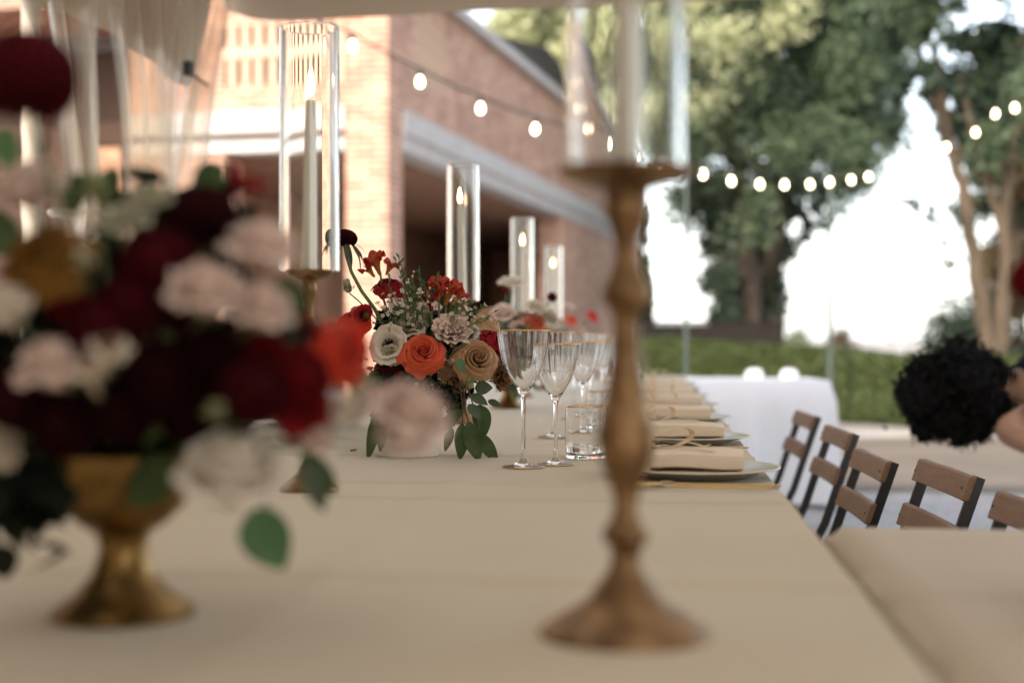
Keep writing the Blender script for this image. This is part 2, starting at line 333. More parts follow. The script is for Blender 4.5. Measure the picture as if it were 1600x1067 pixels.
# ------------------------------------------------------------------ ground
def ground():
    m, nt, b = nodes_of('gravel ground')
    tc = N(nt, 'ShaderNodeTexCoord')
    n1 = N(nt, 'ShaderNodeTexNoise'); n1.inputs['Scale'].default_value = 0.9; n1.inputs['Detail'].default_value = 8
    n2 = N(nt, 'ShaderNodeTexVoronoi'); n2.inputs['Scale'].default_value = 55
    for n in (n1, n2): nt.links.new(tc.outputs['Object'], n.inputs['Vector'])
    rp = N(nt, 'ShaderNodeValToRGB'); e = rp.color_ramp.elements
    e[0].position = 0.35; e[0].color = rgba((0.33, 0.30, 0.27)); e[1].position = 0.7; e[1].color = rgba((0.47, 0.42, 0.37))
    nt.links.new(n1.outputs['Fac'], rp.inputs[0])
    mx = N(nt, 'ShaderNodeMixRGB', blend_type='OVERLAY'); mx.inputs[0].default_value = 0.45
    nt.links.new(rp.outputs[0], mx.inputs[1]); nt.links.new(n2.outputs['Color'], mx.inputs[2])
    hs = N(nt, 'ShaderNodeHueSaturation'); hs.inputs['Saturation'].default_value = 0.75
    nt.links.new(mx.outputs[0], hs.inputs['Color']); nt.links.new(hs.outputs[0], b.inputs['Base Color'])
    b.inputs['Roughness'].default_value = 0.95; b.inputs['Specular IOR Level'].default_value = 0.15
    bp = N(nt, 'ShaderNodeBump'); bp.inputs['Strength'].default_value = 0.6; bp.inputs['Distance'].default_value = 0.01
    nt.links.new(n2.outputs['Distance'], bp.inputs['Height']); nt.links.new(bp.outputs[0], b.inputs['Normal'])
    o = MB().sheet(lambda a, c: ((a - 0.5) * 1600, (c - 0.5) * 1600 + 300, 0), 40, 40).build('ground', m); tag(o, kind='structure')
ground()
pth = MB().sheet(lambda a, c: (-2 + 40 * a, 9.0 + 4.9 * c + 0.25 * nz3(a * 9, c * 2), 0.004), 60, 6).build('path', mat('sandy path', (0.19, 0.16, 0.13), 0.95, var=0.2, vs=1.5, bump=0.5, bs=60, spec=0.1)); tag(pth, kind='structure')

# ------------------------------------------------------------------ tent
def tent():
    rt = thing('party_tent', 'beige canvas party tent whose valance crosses the top of the picture', 'tent', T(0, 0, 0), TROT)
    u0, u1, v0, v1 = -1.84, 4.2, -3.0, 5.9
    apex = Vector((1.0, 1.6, 3.7)); zt = 2.62
    cs = [(u0, v0, zt), (u1, v0, zt), (u1, v1, zt), (u0, v1, zt)]
    mb = MB()
    for i in range(4):
        A, B = Vector(cs[i]), Vector(cs[(i + 1) % 4])
        mb.sheet(lambda a, b, A=A, B=B: (A.lerp(B, a)).lerp(apex, b) - Vector((0, 0, 0.25 * math.sin(math.pi * b) + 0.05 * math.sin(math.pi * a) * (1 - b))), 12, 8)
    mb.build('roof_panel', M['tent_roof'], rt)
    def zb(u):                                # lower edge of the front valance
        px = 800 + F * ((u * math.cos(PHI) + v1 * math.sin(PHI)) / (v1 * math.cos(PHI) - u * math.sin(PHI)))
        ks = [(300, -12), (325, 2), (350, 15), (375, 24), (405, 31), (450, 33), (560, 27), (700, 19), (940, 8), (1120, 0), (1300, -6), (3000, -14)]
        py = np.interp(px, [k[0] for k in ks], [k[1] for k in ks]); d = v1 * math.cos(PHI) - u * math.sin(PHI)
        return EYE + (HZ - py) * d / F
    mb = MB()
    us = [u0 + (u1 - u0) * i / 90 for i in range(91)]
    for off in (0, 0.012):
        mb.sheet(lambda a, b, off=off: (u0 + (u1 - u0) * a, v1 + off + 0.006 * math.sin(a * 60) * (1 - b), zb(u0 + (u1 - u0) * a) * (1 - b) + zt * b), 120, 6)
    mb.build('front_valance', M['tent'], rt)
    mb = MB()
    for off in (0, -0.012):
        mb.sheet(lambda a, b, off=off: (u0 + off + 0.012 * math.sin(a * 140) * (1 - b), v0 + (v1 - v0) * a,
                 (1.99 + (0.5 if a > 0.985 else 0.35 * max(0, (a - 0.95) / 0.035)) + 0.025 * math.sin(a * 31)) * (1 - b) + zt * b), 160, 6)
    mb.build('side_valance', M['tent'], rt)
    mb = MB().sheet(lambda a, b: (u0 + (u1 - u0) * a, v0 - 0.05 - 0.01 * math.sin(a * 50), 2.2 * (1 - b) + zt * b), 60, 4)
    mb.build('rear_valance', M['tent'], rt)
    for nm, A, B in (('rear_shade_panel', (u0, v0), (1.0, v0)), ('side_wall', (u0 - .02, v0), (u0 - .02, 3.3)), ('side_wall', (u1, v0), (u1, 2.6))):  # unseen canvas panels added to block light from behind and the sides
        MB().sheet(lambda a, b, A=A, B=B: (A[0] + (B[0] - A[0]) * a + .02 * math.sin(a * 47) * abs(B[1] - A[1]) / 6, A[1] + (B[1] - A[1]) * a + .02 * math.sin(a * 47) * abs(B[0] - A[0]) / 6, 0.02 + 2.56 * b), 90, 4).build(nm, M['tent'], rt)
    for (u, v) in ((u0 + 0.02, 4.0), (u0 + 0.05, v0 + 0.05), (u1 - 0.05, v0 + 0.05), (u1 - 0.05, v1 - 0.1)):
        o = MB().tube([(u, v, 0), (u, v, zt)], 0.028, 10).build('post', M['alu'], rt)
        MB().box(u - 0.09, u + 0.09, v - 0.09, v + 0.09, 0, 0.012).build('foot_plate', M['alu'], o)
    MB().tube([(u0 + 0.02, v0, zt - 0.02), (u0 + 0.02, v1 - 0.03, zt - 0.02)], 0.025, 8).build('eave_rail', M['alu'], rt)
    MB().tube([(u0 + 0.02, v1 - 0.05, zt - 0.02), (u1, v1 - 0.05, zt - 0.02)], 0.025, 8).build('eave_rail', M['alu'], rt)
tent()

def curtain(label, vt0, vt1, vw0, vw1, zw, n, amp, seed):
    u = -1.76; r = random.Random(seed)
    rt = thing('clear_curtain', label, 'curtain', T(0, 0, 0), TROT, 'clear vinyl tent curtains')
    ph = [r.uniform(0, 6.28) for _ in range(6)]
    def fn(a, b):
        z = 2.58 * (1 - b) + 0.01
        t = (2.58 - z) / (2.58 - zw)
        k = (1 - math.cos(min(t, 1) * math.pi)) / 2 if t <= 1 else max(0.55, 1 - (t - 1) * 0.5)
        k = 0.35 * min(t, 1) + 0.65 * k if t <= 1 else k
        lo = vt0 + (vw0 - vt0) * k; hi = vt1 + (vw1 - vt1) * k
        aa = a + 0.02 * math.sin(a * 19 + ph[0]) + 0.012 * math.sin(a * 43 + ph[1])
        amp_ = amp * (0.55 + 0.6 * k) * (0.6 + 0.5 * math.sin(a * 9 + ph[2]))
        s = 2 * math.pi * n * aa + 0.6 * math.sin(3 * t + ph[3])
        return (u + amp_ * math.sin(s) + 0.02 * nz3(a * 8, t * 2, seed), lo + (hi - lo) * aa + 0.35 * amp_ * math.sin(2 * s + 1), z)
    MB().sheet(fn, n * 16, 44).build('vinyl_sheet', M['vinyl'], rt)
    vc = (vw0 + vw1) / 2; hw = abs(vw1 - vw0) / 2 + 0.02
    MB().tube([(u + 0.09 * math.cos(t), vc + hw * math.sin(t), zw) for t in [i * math.pi / 12 for i in range(25)]], 0.008, 6).build('tie_band', M['vinyl'], rt)
    return rt
c1 = curtain('clear vinyl curtain bunched beside the tent post behind the tall red bloom', 3.70, 4.34, 4.12, 4.34, 1.36, 4, 0.06, 3)
c2 = curtain('wide clear vinyl curtain gathered at the tent corner in front of the house', 4.36, 5.84, 4.62, 5.28, 1.42, 8, 0.075, 5)
MB().box(-1.71, -1.68, 5.02, 5.06, 1.935, 1.985).build('clip', M['rubber'], c2)
MB().tube([(-1.70, 5.05, 1.95), (-1.70, 5.28, 1.94)], 0.006, 6).build('hook_cord', M['rubber'], c2)

# ------------------------------------------------------------------ brick house
def house():
    rt = thing('brick_house', 'two storey pink brick house with white stone beams and open porch', 'house', (-1.397, 16.0, 0), R(-13.66))
    def bx(name, m, x0, x1, y0, y1, z0, z1, bev=0):
        o = MB().box(x0, x1, y0, y1, z0, z1).build(name, M[m], rt, smooth=False)
        if bev: bevel(o, bev)
        return o
    # front, facing the tables
    bx('pier', 'brick', -0.5, 0, 0, 0.51, 0, 5.15)
    bx('pier', 'brick', -3.2, -1.98, 0, 0.5, 0, 3.11)
    bx('beam', 'stone', -3.2, -0.503, -0.05, 0.3, 3.33, 3.60, 0.015)
    bx('beam', 'stone', -3.2, -0.503, -0.03, 0.3, 3.11, 3.255, 0.01)
    bx('beam_recess', 'brown_wood', -3.2, -0.503, 0.14, 0.3, 3.255, 3.33)
    bx('parapet', 'brick', -3.2, -0.503, 0.0, 0.3, 3.60, 3.88)
    bx('wall', 'brick', -3.2, -2.0, 0.01, 0.3, 3.88, 5.15)
    bx('wall', 'brick', -2.0, -0.503, 0.01, 0.3, 4.58, 5.15)
    bx('wall', 'dark_in', -12, -3.2, 2.4, 2.7, 0, 5.15)  # set back and darkened to put shade behind the curtain
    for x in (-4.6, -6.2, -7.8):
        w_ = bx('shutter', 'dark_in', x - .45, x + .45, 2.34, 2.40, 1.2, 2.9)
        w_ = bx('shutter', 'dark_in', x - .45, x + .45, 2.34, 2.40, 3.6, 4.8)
    bx('lattice_rail', 'slat', -1.997, -0.503, 0.0, 0.2, 4.20, 4.325)
    sm = MB().box(-0.048, 0.048, 0.02, 0.16, 3.881, 4.199).mesh('slat', M['slat'], False)
    s2 = MB().box(-0.048, 0.048, 0.02, 0.16, 4.326, 4.579).mesh('slat', M['slat'], False)
    for i in range(9):
        for me in (sm, s2): put('slat', me, rt, (-1.90 + 0.166 * i + random.uniform(-0.006, 0.006), random.uniform(-0.008, 0.008), 0))
    bx('wall', 'dark_in', -3.1, -0.36, 1.8, 1.9, 3.3, 5.1); bx('deck', 'fascia', -3.2, -0.36, 0.31, 2.4, 5.0, 5.1)  # wall coloured dark so the lattice gaps look shaded
    # long side, running away to the right
    bx('beam', 'stone', -0.3, 0.06, 0.513, 19, 3.34, 3.62, 0.015)
    bx('fascia_board', 'fascia', -0.3, 0.02, 0.513, 19, 3.15, 3.34)
    bx('wall', 'brick', -0.35, -0.01, 0.513, 1.05, 3.62, 5.15)
    bx('wall', 'brick', -0.35, -0.01, 2.42, 19, 3.62, 5.15)
    bx('wall', 'brick', -0.35, -0.01, 1.05, 2.42, 3.62, 4.03)
    bx('wall', 'brick', -0.35, -0.01, 1.05, 2.42, 4.9, 5.15)
    sl = MB().box(-0.2, -0.02, -0.032, 0.032, 4.03, 4.9).mesh('slat', M['slat'], False)
    for i in range(12): put('slat', sl, rt, (0, 1.11 + 0.114 * i, 0))
    bx('coping', 'fascia', -0.5, 0.14, -0.12, 19.15, 5.15, 5.30, 0.02)
    bx('coping', 'fascia', -3.3, -0.503, -0.12, 0.4, 5.15, 5.30, 0.02)
    bx('wall', 'brick', -0.45, 0, 9.7, 19, 0, 3.15)
    bx('ceiling', 'brown_wood', -3.6, -0.3, 0.513, 19, 3.10, 3.14)
    bx('wall', 'brick_in', -3.9, -3.6, 0.5, 19, 0, 3.3)
    bx('wall', 'brick_in', -3.6, -0.46, 18.6, 19, 0, 3.1)
    bx('floor', 'fascia', -3.6, 0.0, 0.52, 19, 0.01, 0.12)
    for y, w in ((4.2, 1.1), (7.6, 1.2), (12, 1.2)):
        d = bx('door', 'brown_wood', -3.6, -3.54, y, y + w, 0.12, 2.45)
        MB().box(-3.53, -3.50, y + 0.08, y + 0.11, 1.05, 1.2).build('handle', M['iron'], d)
    bx('deck', 'fascia', -12, -0.3, 2.4, 19, 4.9, 5.1)
    bx('wall', 'brick', -12, -0.35, 18.7, 19, 0, 5.1)
    bx('upper_storey', 'brick', -9, -0.42, 0.6, 4.0, 5.1, 8.2)
    mb = MB()                                  # low dark hipped roof behind the coping
    b0 = [(-5, 4.4, 5.303), (0.10, 4.4, 5.303), (0.16, 9.6, 5.303), (-5, 9.6, 5.303)]
    mb.add(b0 + [(-4, 5.0, 5.45), (0.02, 4.9, 5.40), (0.04, 6.6, 5.62), (0.05, 8.3, 5.88), (0.06, 9.3, 5.80), (-4, 9.0, 6.1)],
           [(0, 1, 5, 4), (1, 6, 5), (1, 2, 7, 6), (2, 8, 7), (2, 3, 9, 8), (3, 0, 4, 9), (4, 5, 6, 7, 8, 9)])
    mb.build('roof', M['rooftile'], rt, smooth=False)
house()

# ------------------------------------------------------------------ vegetation
def region(n, rows, d, ds, rpx, holes=()):
    ys = [r[0] for r in rows]; out = []
    while len(out) < n:
        y = random.uniform(min(ys), max(ys)); a = np.interp(y, ys, [r[1] for r in rows]); b = np.interp(y, ys, [r[2] for r in rows])
        if random.random() > (b - a) / max(r[2] - r[1] for r in rows): continue
        x = random.uniform(a, b)
        if any((x - hx) ** 2 + (y - hy) ** 2 < hr ** 2 for hx, hy, hr in holes): continue
        dd = d + random.uniform(-ds, ds); out.append((P(x, y, d) * 1.0 + Vector((0, dd - d, 0)), rpx * random.uniform(0.6, 1.3) * d / F))
    return out
def limb(pts, r0, r1, segs=8, wig=0.0):
    pts = [Vector(p) for p in pts]; out = []
    for i in range(len(pts) - 1):
        for k in range(4): out.append(pts[i].lerp(pts[i + 1], k / 4))
    out.append(pts[-1]); n = len(out)
    for i in range(1, n - 1): out[i] = out[i] + Vector([random.uniform(-wig, wig) for _ in range(3)])
    return MB().tube(out, [r0 + (r1 - r0) * (i / (n - 1)) ** 0.8 for i in range(n)], segs)
def tree(name, label, cat, base, trunks, crown, group='trees beyond the hedge', bark='bark'):
    rt = thing(name, label, cat, base, 0, group); b = Vector(base)
    for i, (pts, r0, r1) in enumerate(trunks):
        limb([Vector(p) - b for p in pts], r0, r1, 9, r0 * 0.18).build('trunk' if i == 0 or r0 > 0.09 else 'branch', M[bark], rt)
    for clumps, n, size, m in crown:
        me = leaf_cloud('crown', [(c - b, r) for c, r in clumps], n, size, M[m]); tag(put('crown', me, rt), kind='stuff')
    return rt
def G(px, d): return Vector(((px - 800) / F * d, d, 0))

# big tree in the middle, two trunks under one crown
D = 28
mid = region(150, [(-160, 930, 1470), (60, 1010, 1400), (220, 1030, 1365), (290, 1040, 1345), (330, 1110, 1310), (375, 1150, 1270)], D, 2.2, 48, [(1262, 175, 14), (1140, 225, 10)])
low = region(40, [(290, 1105, 1225), (500, 1105, 1215)], D + 1, 0.8, 24)
tree('broadleaf_tree', 'tall green tree with two trunks standing behind the dark wall and light pole', 'tree', G(1185, D),
     [([G(1168, D), P(1170, 430, D), P(1160, 300, D), P(1120, 120, D)], 0.30, 0.14), ([G(1203, D + 0.5), P(1206, 420, D + .5), P(1225, 300, D), P(1280, 150, D), P(1300, 40, D)], 0.27, 0.12),
      ([P(1168, 380, D), P(1110, 300, D), P(1075, 210, D)], 0.08, 0.03), ([P(1215, 350, D), P(1270, 330, D), P(1340, 270, D)], 0.08, 0.03), ([P(1230, 290, D), P(1190, 180, D), P(1180, 60, D)], 0.08, 0.03)],
     [(mid, 60000, 0.085, 'leaf_mid'), (low, 6000, 0.09, 'leaf_dark'), (region(40, [(-60, 1180, 1440), (240, 1190, 1372), (300, 1180, 1340)], D - 1, 1.4, 48), 9000, 0.085, 'leaf_dark'), (region(30, [(-60, 1220, 1440), (240, 1220, 1368)], D - 1.5, 1.2, 46), 9000, 0.085, 'leaf_mid'), (region(16, [(300, 1215, 1310), (385, 1215, 1275)], D, 0.8, 13), 420, 0.09, 'leaf_dark'), (region(22, [(30, 1222, 1310), (165, 1222, 1310)], D + .5, .8, 26), 4500, 0.10, 'leaf_mid'), (region(30, [(-80, 1030, 1250), (100, 1040, 1220), (180, 1045, 1150)], D - 2, 1.6, 40), 5200, 0.085, 'leaf_sun')], bark='bark')  # the last clumps put a sunlit patch into the crown by leaf colour
# sunlit tree behind the house
D = 44
tree('broadleaf_tree', 'sunlit yellow green tree rising behind the end of the brick house', 'tree', G(960, D),
     [([G(960, D), P(960, 300, D), P(950, 60, D)], 0.4, 0.2), ([P(960, 260, D), P(860, 120, D)], 0.15, 0.05), ([P(955, 200, D), P(1080, 80, D)], 0.15, 0.05)],
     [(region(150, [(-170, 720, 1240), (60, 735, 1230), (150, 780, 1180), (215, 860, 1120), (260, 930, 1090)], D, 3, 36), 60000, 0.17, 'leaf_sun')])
# near tree on the right: forked pale trunk
D = 16
tree('broadleaf_tree', 'forked pale trunk tree leaning on the right behind the person', 'tree', G(1552, D),
     [([G(1552, D), P(1552, 560, D), P(1532, 470, D), P(1512, 330, D), P(1492, 250, D), P(1458, 150, D), P(1425, 40, D)], 0.13, 0.035),
      ([P(1556, 560, D), P(1572, 440, D), P(1568, 330, D), P(1590, 200, D), P(1600, 60, D)], 0.11, 0.045),
      ([P(1505, 300, D), P(1475, 170, D), P(1462, 80, D)], 0.05, 0.025), ([P(1500, 375, D), P(1450, 345, D), P(1405, 310, D), P(1380, 300, D)], 0.03, 0.012),
      ([P(1566, 360, D), P(1530, 250, D), P(1500, 120, D)], 0.06, 0.03)],
     [(region(120, [(-160, 1330, 1900), (20, 1360, 1880), (50, 1400, 1870), (100, 1490, 1860), (200, 1500, 1800), (240, 1530, 1760)], D, 1.6, 42), 32000, 0.065, 'leaf_mid'),
      (region(30, [(10, 1370, 1500), (160, 1400, 1490)], D, 0.8, 16, [(1452, 75, 30)]), 1500, 0.06, 'leaf_dark'),
      (region(60, [(60, 1500, 1860), (220, 1520, 1760)], D + 1, 1.2, 36), 13000, 0.07, 'leaf_dark'),
      (region(12, [(300, 1395, 1470), (420, 1420, 1490)], D, 0.5, 12), 160, 0.05, 'leaf_dark')], bark='bark_pale')
# darker trees behind it
D = 23
tree('broadleaf_tree', 'dark russet leaved tree behind the forked pale trunk', 'tree', G(1640, D),
     [([G(1640, D), P(1640, 420, D), P(1620, 250, D)], 0.14, 0.07), ([G(1594, D), P(1592, 420, D), P(1582, 260, D)], 0.07, 0.04)],
     [(region(40, [(200, 1515, 1740), (400, 1535, 1740), (560, 1500, 1740)], D, 1.5, 34), 14000, 0.09, 'leaf_brown'),
      (region(90, [(160, 1515, 1750), (420, 1535, 1750), (600, 1490, 1750)], D + 2, 1.0, 32), 16000, 0.09, 'leaf_dark')], bark='bark_pale')
def cypress(label, px, d, ytop, wpx):
    b = G(px, d); h = P(px, ytop, d).z; w = wpx / F * d
    cl = []
    for i in range(46):
        t = random.random(); rr = w * (0.5 if t < .1 else 1) * (1 - t ** 2.2) * 0.75; a = random.uniform(0, 6.28)
        cl.append((Vector((math.cos(a) * rr * .6, math.sin(a) * rr * .6, 0.3 + t * (h - 0.5))), max(0.1, rr * 0.7)))
    rt = thing('cypress_tree', label, 'tree', b, 0, 'cypress trees beyond the hedge')
    limb([(0, 0, 0), (0, 0, h * 0.7)], 0.1, 0.03).build('trunk', M['bark_dark'], rt)
    tag(put('crown', leaf_cloud('crown', cl, 7000, 0.07, M['leaf_dark'], 1.5), rt), kind='stuff')
cypress('narrow dark cypress beside the tall candlestick stem', 1003, 29, 318, 24)
cypress('narrow dark cypress against the trunks of the tall green tree', 1130, 27, 270, 34)

def bush(label, px, d, ytop, wpx, m, n=2500, leaf=0.05, name='shrub'):
    b = G(px, d); h = P(px, ytop, d).z; w = wpx / F * d; cl = []
    for i in range(18): cl.append((Vector((random.uniform(-w, w) * .7, random.uniform(-w, w) * .6, random.uniform(0.1, 0.8) * h)), h * 0.28))
    rt = thing(name, label, 'shrub', b)
    limb([(0, 0, 0), (0.02, 0, h * 0.6)], 0.03, 0.01).build('stem', M['bark'], rt)
    tag(put('foliage', leaf_cloud('foliage', cl, n, leaf, M[m]), rt), kind='stuff')
bush('small yellow green shrub at the far end of the dark wall', 1245, 36, 500, 18, 'leaf_sun')
bush('dry russet shrub right of the yellow shrub by the light pole', 1318, 44, 508, 30, 'leaf_brown')
bush('dark shrub at the foot of the forked pale tree', 1512, 17, 440, 26, 'leaf_dark', 5000)

def hedge():
    A, B = G(985, 19.5), G(1640, 14.2); hA, hB = 0.92, 0.68; th = 0.8
    ax = (B - A).normalized(); L = (B - A).length; nr = Vector((-ax.y, ax.x, 0))
    rt = thing('hedge', 'clipped green hedge running behind the white cloth table', 'hedge', A)
    mb = MB()
    def core(s, w, z): return ax * (s * L) + nr * (w * th) + Vector((0, 0, z))
    mb.add([core(s, w, z * ((hA * (1 - s) + hB * s) - 0.06)) for s in (0, 1) for w in (0.06, 0.94) for z in (0, 1)], [(0, 1, 3, 2), (4, 6, 7, 5), (0, 4, 5, 1), (2, 3, 7, 6), (1, 5, 7, 3)])
    mb.build('branches', M['leaf_dark'], rt, smooth=False)
    n = 42000; s = rng.uniform(0, 1, n); kind = rng.random(n); h = hA * (1 - s) + hB * s
    w = np.where(kind < 0.55, 0.0, rng.uniform(0, 1, n)) ; z = np.where(kind < 0.55, rng.uniform(0.02, 1, n) * h, h)
    bul = np.array([nz3(a * 9, b * 3, c) for a, b, c in zip(s, z, w)]) * 0.07 + rng.normal(0, 0.025, n)
    pos = np.outer(s * L, ax) + np.outer(w * th, nr); pos[:, 2] += z
    out = np.where((kind < 0.55)[:, None], -np.array(nr)[None], np.array([0, 0, 1.0])[None])
    pos += out * bul[:, None]; nn = out + rand_unit(n) * 0.9; nn /= np.linalg.norm(nn, axis=1)[:, None]
    tag(put('foliage', quads('foliage', pos, nn, rand_unit(n), 0.018 * rng.uniform(.6, 1.2, n), 0.03 * rng.uniform(.6, 1.3, n), M['leaf_hedge']), rt), kind='stuff')
hedge()
w0, w1 = G(985, 25.5), G(1226, 25.5)
wl = thing('garden_wall', 'low dark timber faced wall behind the hedge under the tall tree', 'wall', w0)
for i in range(4):
    MB().box(0, (w1 - w0).x, 0, 0.25, 0.31 * i, 0.31 * i + 0.297).build('plank', M['wall_dark'], wl, smooth=False)
MB().box(-0.03, (w1 - w0).x + 0.03, -0.04, 0.29, 1.24, 1.275).build('cap', M['wall_dark'], wl, smooth=False)

# ------------------------------------------------------------------ light poles and strings of bulbs
def pole(label, px, d, ytop, r):
    b = G(px, d); h = P(px, ytop, d).z; rt = thing('light_pole', label, 'pole', b, 0, 'slim poles carrying the bulb strings')
    MB().tube([(0, 0, 0.02), (0, 0, h)], [r, r * 0.9], 10).build('shaft', M['pole'], rt)
    MB().lathe([(0, 0), (0.11, 0), (0.11, 0.02), (0.04, 0.035), (0, 0.04)], 16).build('base', M['pole'], rt)
    MB().tube([(0, 0, h - 0.03), (0, -0.05, h), (0, -0.04, h + 0.04)], 0.006, 6).build('hook', M['pole'], rt)
pole('slim dark pole in front of the white sky carrying the bulb string', 1297, 15, 283, 0.032)
pole('thin pole right of the near candlestick between the bulb strings', 1072, 11.6, 250, 0.018)
bulb_me = MB().lathe([(0.0, -0.086), (0.008, -0.084), (0.015, -0.078), (0.020, -0.066), (0.0205, -0.055), (0.018, -0.042), (0.013, -0.028), (0.011, -0.02)], 16).mesh('bulb', M['bulb'])
sock_me = MB().lathe([(0.0, -0.02), (0.016, -0.02), (0.017, 0.0), (0.016, 0.025), (0.007, 0.035), (0.0, 0.036)], 12).mesh('socket', M['rubber'])
def bulbs(label, pts, ends):
    pts = [Vector(p) + Vector((0, 0, 0.07)) for p in pts]
    rt = thing('string_lights', label, 'string lights', pts[0], 0, 'strings of warm globe bulbs')
    allp = [Vector(ends[0])] + pts + [Vector(ends[1])]; path = []
    for i in range(len(allp) - 1):
        for k in range(6):
            t = k / 6; path.append(allp[i].lerp(allp[i + 1], t) + Vector((0, 0, 0.035 - 0.012 * math.sin(math.pi * t))))
    path.append(allp[-1] + Vector((0, 0, 0.035)))
    MB().tube([p - pts[0] for p in path], 0.007, 5).build('cable', M['rubber'], rt)
    for p in pts:
        o = put('bulb', bulb_me, rt, p - pts[0]); o.rotation_euler = (random.uniform(-.15, .15), random.uniform(-.15, .15), 0); put('socket', sock_me, o)
def sdepth(pxs, d0, d1): return [d0 + (d1 - d0) * i / max(1, len(pxs) - 1) for i in range(len(pxs))]
s1 = [(550, 78), (656, 133), (751, 174), (837, 206), (932, 230), (1018, 254)]
bulbs('string of lit bulbs sloping down across the brick house front', [P(x, y, d) for (x, y), d in zip(s1, sdepth(s1, 9, 11.2))], [P(430, 8, 8.4), P(1072, 250, 11.6)])
s2 = [(1098, 276), (1142, 286), (1187, 291), (1226, 292), (1265, 291), (1297, 288), (1329, 284), (1357, 279)]
bulbs('string of lit bulbs hanging before the tall green tree from pole to pole', [P(x, y, d) for (x, y), d in zip(s2, sdepth(s2, 11.8, 15.6))], [P(1072, 250, 11.6), P(1400, 262, 15.9)])
s3 = [(1478, 233), (1524, 210), (1556, 181), (1585, 172), (1622, 150), (1660, 132)]
bulbs('string of lit bulbs in the leaves of the forked pale tree', [P(x, y, d) for (x, y), d in zip(s3, sdepth(s3, 15.2, 13.8))], [P(1400, 262, 15.9), P(1720, 100, 13.4)])
# ------------------------------------------------------------------ tables and cloths
def cloth_top(name, label, u0, u1, v0, v1, z, drop, mtl, group=None, rz=TROT, org=(0, 0, 0), nu=60, nv=110, edge=0.012, hem_wave=0.02, seed=0):
    # one cloth: a softly creased top with its drops on all sides
    o_v = []
    mb = MB()
    def prof(q, n):                           # q in 0..1 across; returns (offset 0..1, down 0..1)
        a = 0.14
        if q < a: return 0.0, 1 - q / a
        if q > 1 - a: return 1.0, (q - (1 - a)) / a
        return (q - a) / (1 - 2 * a), 0.0
    def fn(a, b):
        x, dx = prof(a, nu); y, dy = prof(b, nv)
        d = max(dx, dy); X = u0 + (u1 - u0) * x; Y = v0 + (v1 - v0) * y
        zz = z + 0.003 * nz3(X * 2.2, Y * 1.6, seed) + 0.0013 * nz3(X * 7, Y * 5, seed + 3)
        for cy in (1.28, 1.92, 2.12, 2.62, 4.1, 5.6): zz += 0.0045 * math.exp(-((Y - cy + 0.01 * math.sin(X * 4)) / 0.011) ** 2)
        zz += 0.003 * math.exp(-((X + 0.30) / 0.012) ** 2)
        if d > 0:
            out = edge * min(1, d * 6) + hem_wave * d * (1.2 + math.sin(X * 17 + seed) * math.sin(Y * 13 + 1) + 0.6 * math.sin((X + Y) * 31))
            zz = z - edge * 0.4 * min(1, d * 8) - drop * d
            if dx > 0: X += out if a > .5 else -out
            if dy > 0: Y += out if b > .5 else -out
        return (X, Y, zz)
    mb.sheet(fn, nu, nv)
    o = mb.build(name, mtl); o.location = org; o.rotation_euler = (0, 0, rz)
    return tag(o, label, 'tablecloth', group)
def table(label, u0, u1, v0, v1, z, legs, org=(0, 0, 0), rz=TROT):
    rt = thing('trestle_table', label, 'table', org if org != (0, 0, 0) else T(0, 0, 0), rz)
    bevel(MB().box(u0 + .01, u1 - .01, v0 + .01, v1 - .01, z - 0.032, z - 0.005).build('table_top', M['wood'], rt, smooth=False), 0.004)
    for (u, v) in legs: MB().tube([(u, v, 0), (u, v, z - 0.032)], 0.02, 8).build('leg', M['iron'], rt)
table('long dining table under the beige cloth running away from the camera', -1.0, 0.17, 0.45, 7.4, TZ, [(u, v) for u in (-.8, 0.0) for v in (.8, 2.9, 5.0, 7.1)])
cloth_top('tablecloth', 'beige linen cloth covering the long dining table with the candlesticks', -1.012, 0.183, 0.44, 7.42, TZ, 0.5, M['cloth'], 'beige linen tablecloths', nu=84, nv=860)
table('side dining table butted against the right of the long table', 0.225, 2.6, 0.2, 1.70, TZ - 0.006, [(.5, .4), (2.4, .4), (.5, 1.5), (2.4, 1.5)])
cloth_top('tablecloth', 'beige linen cloth on the side table in front of the folding chairs', 0.199, 2.62, 0.19, 1.715, TZ - 0.003, 0.45, M['cloth2'], 'beige linen tablecloths', seed=5, nu=110, nv=80, edge=0.004, hem_wave=0.004)
# white serving table beyond
WC = P(1165, 597, 8.6); WC.z = 0
table('serving table hidden under the white cloth beyond the chairs', -0.50, 0.44, -0.36, 0.36, 0.728, [(-.4, -.3), (.4, -.3), (-.4, .3), (.4, .3)], WC, R(-2))
cloth_top('tablecloth', 'plain white cloth reaching the ground over the serving table by the hedge', -0.505, 0.445, -0.365, 0.365, 0.732, 0.70, M['white_cloth'], None, R(-2), WC, 70, 60, 0.02, 0.03, 8)
def napkin_lump(label, off):
    mb = MB(); mb.sheet(lambda a, b: (0.055 * (1 - b ** 2 * .8) * math.cos(6.283 * a) * (1 + .25 * math.sin(a * 25)), 0.05 * (1 - b ** 2 * .8) * math.sin(6.283 * a) * (1 + .2 * math.sin(a * 31)), 0.062 * math.sin(b * 1.57)), 28, 8)
    o = mb.build('napkin', M['white_cloth']); o.location = WC + Matrix.Rotation(R(-2), 3, 'Z') @ Vector((off, 0.05, 0.734)); tag(o, label, 'napkin', 'white napkins on the serving table')
napkin_lump('left of two white peaked napkins on the white cloth table', 0.06)
napkin_lump('right of two white peaked napkins on the white cloth table', 0.27)

